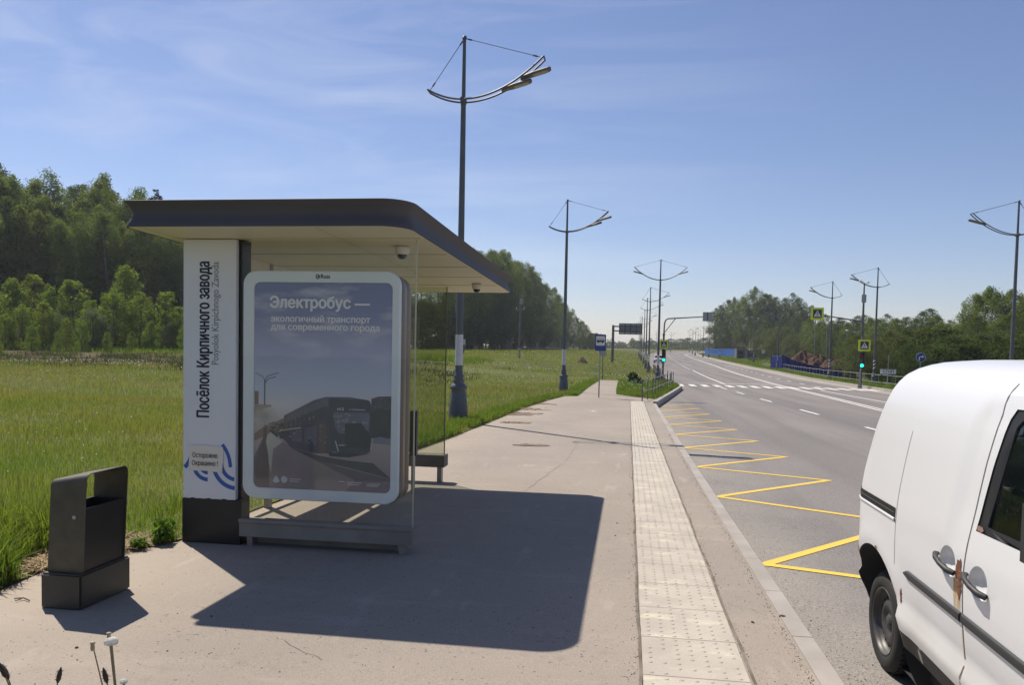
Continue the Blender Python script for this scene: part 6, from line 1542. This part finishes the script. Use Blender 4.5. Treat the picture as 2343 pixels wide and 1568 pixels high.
# white dandelion clocks dotted over the meadow (uncountable)
def dots(name, X, Y, h, r, m, lb):
    n = len(X); c = np.column_stack([X, Y, zt(X, Y)+h]); U = np.array([(1, 0, 0), (0, 1, 0), (-1, 0, 0), (0, -1, 0), (0, 0, .8), (0, 0, -.8)])
    V = (c[:, None, :]+U[None]*r[:, None, None]).reshape(-1, 3); T = np.array([(0, 1, 4), (1, 2, 4), (2, 3, 4), (3, 0, 4), (1, 0, 5), (2, 1, 5), (3, 2, 5), (0, 3, 5)])
    F = (np.arange(n)[:, None, None]*6+T[None]).reshape(-1, 3); o = np_mesh(name, V, F, m, smooth=True); tag(o, lb, 'flowers', kind='stuff')
clump = lambda X, Y: (np.sin(X*.55+1)+np.sin(Y*.41+X*.2)) > .1
X, Y = scatter(4200, -40, 3, 6, 75, rng, lambda X, Y: fov(1.0)(X, Y) & clump(X, Y) & ~((Y > 44) & (X < -14))); dots('dandelion_clocks', X, Y, .30+.1*rng.uniform(0, 1, len(X)), .011+.00042*Y*rng.uniform(.4, 1.1, len(X)), M_FLUFF, 'white dandelion clocks dotted over the meadow')
X, Y = scatter(420, -48, -12, 36, 43, rng, fov(1.0)); dots('dandelion_clocks', X, Y, .38+.1*rng.uniform(0, 1, len(X)), .035*rng.uniform(.6, 1.3, len(X)), M_FLUFF, 'band of white dandelion clocks before the brown strip')
X, Y = scatter(140, -.9, 3.3, 37, 62, rng); dots('dandelion_clocks', X, Y, .32+.1*rng.uniform(0, 1, len(X)), .024*rng.uniform(.5, 1.1, len(X)), M_FLUFF, 'white dandelion clocks on the railed grass island')
# leafy weeds by the plinth and on the island
M_WEED = m_leaf('weed_leaves', (.11, .19, .03), (.08, .14, .025), .4, (1.3, 1.4, .5), .12)
M_BURD = m_leaf('burdock_leaves', (.035, .065, .025), (.028, .05, .02), .25)
def weed(label, X, Y, R, H, n, leaf, m, seed, name='leafy_weed'):
    r_ = np.random.default_rng(seed); p = r_.normal(size=(n, 3)); p /= np.linalg.norm(p, axis=1)[:, None]; p *= r_.uniform(.3, 1, (n, 1)); C = np.column_stack([p[:, 0]*R, p[:, 1]*R, np.abs(p[:, 2])*H+.02])
    t = thing(name, (X, Y, gz(X, Y)), label, 'plant', None); V, F = leaf_quads(C, leaf, r_, aspect=.7); np_mesh('leaves', V, F, m, t)
    g = G()
    for k in range(7): c = C[k*3]; g.tube([(0, 0, 0), tuple(c*.5+np.array([0, 0, .02])), tuple(c)], .004 if R < .4 else .012, 4)
    g.build('stem', m, t)
weed('bright green weed at the corner of the black plinth', -3.99, 6.30, .10, .19, 240, .055, M_WEED, 1)
weed('low bright weed sprawling at the pavement edge before the plinth', -4.06, 6.06, .08, .07, 110, .04, M_WEED, 2)
weed('small green weed beside the bare straw patch', -4.12, 6.5, .12, .16, 200, .045, M_WEED, 3)
weed('large dark burdock plant on the grass island by the railing end', bx(1449, 57), 57, .55, .85, 150, .34, M_BURD, 4, 'burdock_plant')
weed('low dark burdock beside the taller one on the island', bx(1462, 54), 54, .4, .5, 90, .26, M_BURD, 5, 'burdock_plant')
# foreground stalks at the lower left
M_STALK = mat('flower_stalk', (.30, .24, .13), .7, var=.3, scale=30); M_HEADB = mat('dark_seed_head', (.075, .06, .04), .9, var=.4, scale=200)
M_HAIR = m_leaf('fluff_hair', (.85, .84, .80), (.80, .79, .75), .5, (1.1, 1.1, 1.1), .05)
def atpx(x, y, d):
    """point on the sight line of frame position (x, y) at distance d"""
    v = _f*1800+_r2*(x-1171.5)-_u2*(y-879); return Vector((0, 0, 1.76))+v*(d/1800)
def stalk(label, name, cat, x, y, xb, d, kind, r=.0035, R0=.023):
    tip = atpx(x, y, d); bot = atpx(xb, 1568, d); dirv = (tip-bot).normalized(); zg = gz(bot.x, bot.y)
    foot = Vector((bot.x-(tip.x-bot.x)*1.2, bot.y, zg-.02)); o = foot[:]
    t = thing(name, o, label, cat, 'flower stalks in the near left corner')
    g = G(); g.tube([foot, foot.lerp(bot, .6), bot, tip], [r*1.5, r*1.35, r*1.25, r], 7); g.build('stem', M_STALK, t, o)
    rg = np.random.default_rng(int(x*7)); 
    if kind == 'clock':
        g = G(); g.lathe([(0, -.010), (.007, -.008), (.008, 0), (.005, .006), (0, .008)], 10, tip); g.build('seed_head', M_HEADB, t, o)
        n = 900; p = rg.normal(size=(n, 3)); p /= np.linalg.norm(p, axis=1)[:, None]; p = p[p[:, 2] > -.42]; n = len(p); R_ = R0*rg.uniform(.8, 1.05, n)[:, None]*np.array([1, 1, .60])
        c = np.array(tip[:])-np.array(o); a = c+p*R_; s_ = np.cross(p, rg.normal(size=(n, 3))); s_ /= np.linalg.norm(s_, axis=1)[:, None]; u_ = np.cross(p, s_)
        V = np.stack([c+p*.006-s_*.0003, c+p*.006+s_*.0003, a+s_*.0003, a-s_*.0003], 1).reshape(-1, 3)
        V2 = np.stack([a-s_*.0055, a-u_*.0012, a+s_*.0055, a+u_*.0012], 1).reshape(-1, 3); V3 = np.stack([a-u_*.0055, a-s_*.0012, a+u_*.0055, a+s_*.0012], 1).reshape(-1, 3)
        VV = np.concatenate([V, V2, V3]); np_mesh('fluff', VV, np.arange(len(VV)).reshape(-1, 4), M_HAIR, t)
    elif kind == 'bald':
        g = G(); g.lathe([(0, -.022), (.006, -.02), (.0075, -.008), (.0055, 0), (.009, .006), (.008, .010), (0, .011)], 10, tip); g.build('seed_head', mat('pale_receptacle', (.36, .31, .22), .9), t, o)
    else:
        up_ = (tip-bot).normalized(); g = G(); g.tube([tip-up_*.045, tip-up_*.035, tip-up_*.015, tip, tip+up_*.014], [.003, .0075, .0085, .006, .001], 8); g.build('seed_head', M_HEADB, t, o)
        g = G()
        for k in range(40):
            q = rg.uniform(0, 6.28); z = rg.uniform(-.04, .005); p0 = tip+up_*z; p1 = p0+Vector((math.cos(q), math.sin(q), rg.uniform(-.2, .6)))*.012; g.tube([p0, p1], .0006, 3, cap=False)
        g.build('bristle', M_HEADB, t, o)['kind'] = 'stuff'
stalk('full dandelion clock, largest of the near flower stalks', 'dandelion', 'dandelion', 255, 1470, 264, 2.75, 'clock', .003)
stalk('bald dandelion stalk left of the large clock', 'dandelion', 'dandelion', 212, 1477, 234, 2.75, 'bald', .002)
stalk('bald dandelion bud touching the top of the large clock', 'dandelion', 'dandelion', 249, 1455, 262, 2.95, 'bald', .0025)
stalk('low white clock at the bottom edge, right of the others', 'dandelion', 'dandelion', 283, 1561, 284, 2.75, 'clock', .003, .012)
stalk('dark plantain spike between the dandelion stalks', 'plantain', 'plantain', 238, 1537, 246, 2.8, 'spike', .002)
stalk('dark plantain spike alone, left of the dandelions', 'plantain', 'plantain', 138, 1536, 131, 2.8, 'spike', .002)
stalk('thin dark seed stalk in the left corner, leaning left', 'plantain', 'plantain', 2, 1525, 20, 2.8, 'spike', .002)
stalk('thin dark seed stalk in the left corner, upright one', 'plantain', 'plantain', 9, 1530, 24, 2.85, 'spike', .002)
# ------------------------------------------------------------------ litter, clods and dirt on the pavement
M_CLOD = mat('earth_clod', (.075, .05, .035), .95, var=.4, scale=40); M_DIRT = mat('trodden_earth', (.23, .17, .125), .95, col2=(.17, .12, .085), scale=12, bump=.5, bscale=40)
def clod(X, Y, r, seed, label, m=M_CLOD, name='earth_clod', cat='clod', group='earth clods dropped on the pavement', zo=0.0, flat=.55):
    bm = bmesh.new(); bmesh.ops.create_icosphere(bm, subdivisions=1, radius=r); rg = random.Random(seed)
    for v in bm.verts: v.co *= rg.uniform(.65, 1.25); v.co.z *= flat
    me = bpy.data.meshes.new(name); bm.to_mesh(me); bm.free(); me.materials.append(m); o = bpy.data.objects.new(name, me); COL.objects.link(o)
    o.location = (X, Y, float(prof(Y))+zo+r*flat*.4); tag(o, label, cat, group); return o
def gp(x, y):
    """point of the pavement under frame position (x, y)"""
    v = _f*1800+_r2*(x-1171.5)-_u2*(y-879); p = Vector((0, 0, 1.76)); t = .0005
    for k in range(4000):
        q = p+v*t
        if q.z < float(prof(q.y)): break
        t *= 1.004
    return q.x, q.y
LC = 'small dark clod of earth lying on the bare pavement'
for k, (x, y, r) in enumerate(((175, 1484, .012), (177, 1513, .006), (164, 1503, .005), (383, 1492, .007), (362, 1477, .004), (484, 1413, .009), (406, 1407, .005), (1408, 1228, .012), (1412, 1200, .012), (1330, 1500, .005), (1560, 1180, .008), (1500, 1330, .006), (1230, 1400, .005), (640, 1540, .006), (900, 1530, .005), (700, 1500, .004))):
    X, Y = gp(x, y); clod(X, Y, r, k, LC)
X, Y = gp(1790, 1414); clod(X, Y, .022, 41, 'dark clod at the inner edge of the kerb, nearer of two', group=None); X, Y = gp(1722, 1306+120); clod(X, Y, .014, 42, 'dark clod beside the kerb joint, smaller one', group=None)
X, Y = gp(1357, 941); clod(X, Y, .09, 44, 'white scrap of paper on the far pavement', m=M_PAPER, name='paper_scrap', cat='litter', group=None, flat=.08)
# earth trodden onto the pavement edge
for k, (x, y, rx, ry) in enumerate(((1212, 937, 1.0, .6), (1195, 947, .9, .35), (1180, 950, .6, .25), (1240, 925, .8, .4), (1210, 1020, .28, .12), (1180, 968, .5, .2))):
    X, Y = gp(x, y); rg = random.Random(k)
    P = [(X+rx*.5*math.cos(q)*rg.uniform(.5, 1.2), Y+ry*math.sin(q)*rg.uniform(.5, 1.2)) for q in np.linspace(0, 6.28, 22)[:-1]]
    g = G()
    for j in range(90):
        a, b = X+rg.gauss(0, .33)*rx, Y+rg.gauss(0, .5)*ry; r = rg.uniform(.01, .06)*(1 if rg.random() < .8 else 2.2)
        g.poly([(a+r*1.4*math.cos(q)*(1+.35*math.sin(3*q+j)), b+r*math.sin(q)*(1+.35*math.cos(2*q+j)), float(prof(b))+.004+.00012*j+.0002*k) for q in np.linspace(0, 6.28, 9)[:-1]])
    o = g.build('dirt_patch', M_DIRT); o['kind'] = 'structure'
    for j in range(7): clod(X+rg.uniform(-.4, .4)*rx, Y+rg.uniform(-.6, .6)*ry, rg.uniform(.012, .04), 100+k*10+j, 'brown crumb of earth beside the grass edge of the pavement', group='earth crumbs along the grass edge')
g = G(); X, Y = gp(33, 1792*.76569-1372+1372-1372+1372 if False else 1375); g.tube([(0, 0, .01), (.06, .01, .014), (.13, -.02, .01)], .004, 5); g.tube([(.06, .01, .014), (.05, -.05, .012)], .003, 5); tw = g.build('twig', M_CLOD); tw.location = (X, Y, float(prof(Y))); tag(tw, 'forked dark twig on the pavement at the left edge', 'twig')

# grit gathered along the kerb, the joints and the grass edge
n = 5200; gx = np.concatenate([1.03-np.abs(rng.normal(0, .035, 1200)), .10+rng.normal(0, .03, 700), .70+rng.normal(0, .03, 700), rng.uniform(-4.2, 1.0, 1500), 1.20+np.abs(rng.normal(0, .25, 1100))])
gy = 3.4+16*rng.uniform(0, 1, len(gx))**1.6; e_ = LEFT[7:14]; ex = np.interp(gy, [a[1] for a in e_], [a[0] for a in e_])
gx = np.where(gx < ex, ex+np.abs(rng.normal(0, .15, len(gx))), gx); r = rng.uniform(.0015, .0055, len(gx))*(1+.03*gy); gzz = prof(gy)+np.where(gx > 1.17, -KERB, 0)
U = np.array([(1, 0, 0), (-.5, .87, 0), (-.5, -.87, 0), (.1, 0, .9)]); V = (np.column_stack([gx, gy, gzz])[:, None, :]+U[None]*rng.uniform(.6, 1.3, (len(gx), 4, 1))*r[:, None, None]).reshape(-1, 3)
T = np.array([(0, 1, 3), (1, 2, 3), (2, 0, 3)]); o = np_mesh('grit', V, (np.arange(len(gx))[:, None, None]*4+T[None]).reshape(-1, 3), mat('grey_grit', (.20, .165, .13), .95, col2=(.08, .065, .05), scale=40)); tag(o, 'loose grit along the kerb and grass edge', 'grit', kind='stuff')
# ------------------------------------------------------------------ air
hz = G().box(-2600, 2600, -70, 2700, -5, 34).build('haze', bpy.data.materials.new('haze_air')); hz['kind'] = 'stuff'; hz['label'] = 'thin summer haze over the plain'
m = hz.data.materials[0]; m.use_nodes = True; t = m.node_tree; t.nodes.clear()
o_ = t.nodes.new('ShaderNodeOutputMaterial'); pv = t.nodes.new('ShaderNodeVolumePrincipled'); pv.inputs['Density'].default_value = 0.00026; pv.inputs['Color'].default_value = (.86, .90, 1.0, 1); pv.inputs['Anisotropy'].default_value = .3
t.links.new(pv.outputs[0], o_.inputs['Volume'])
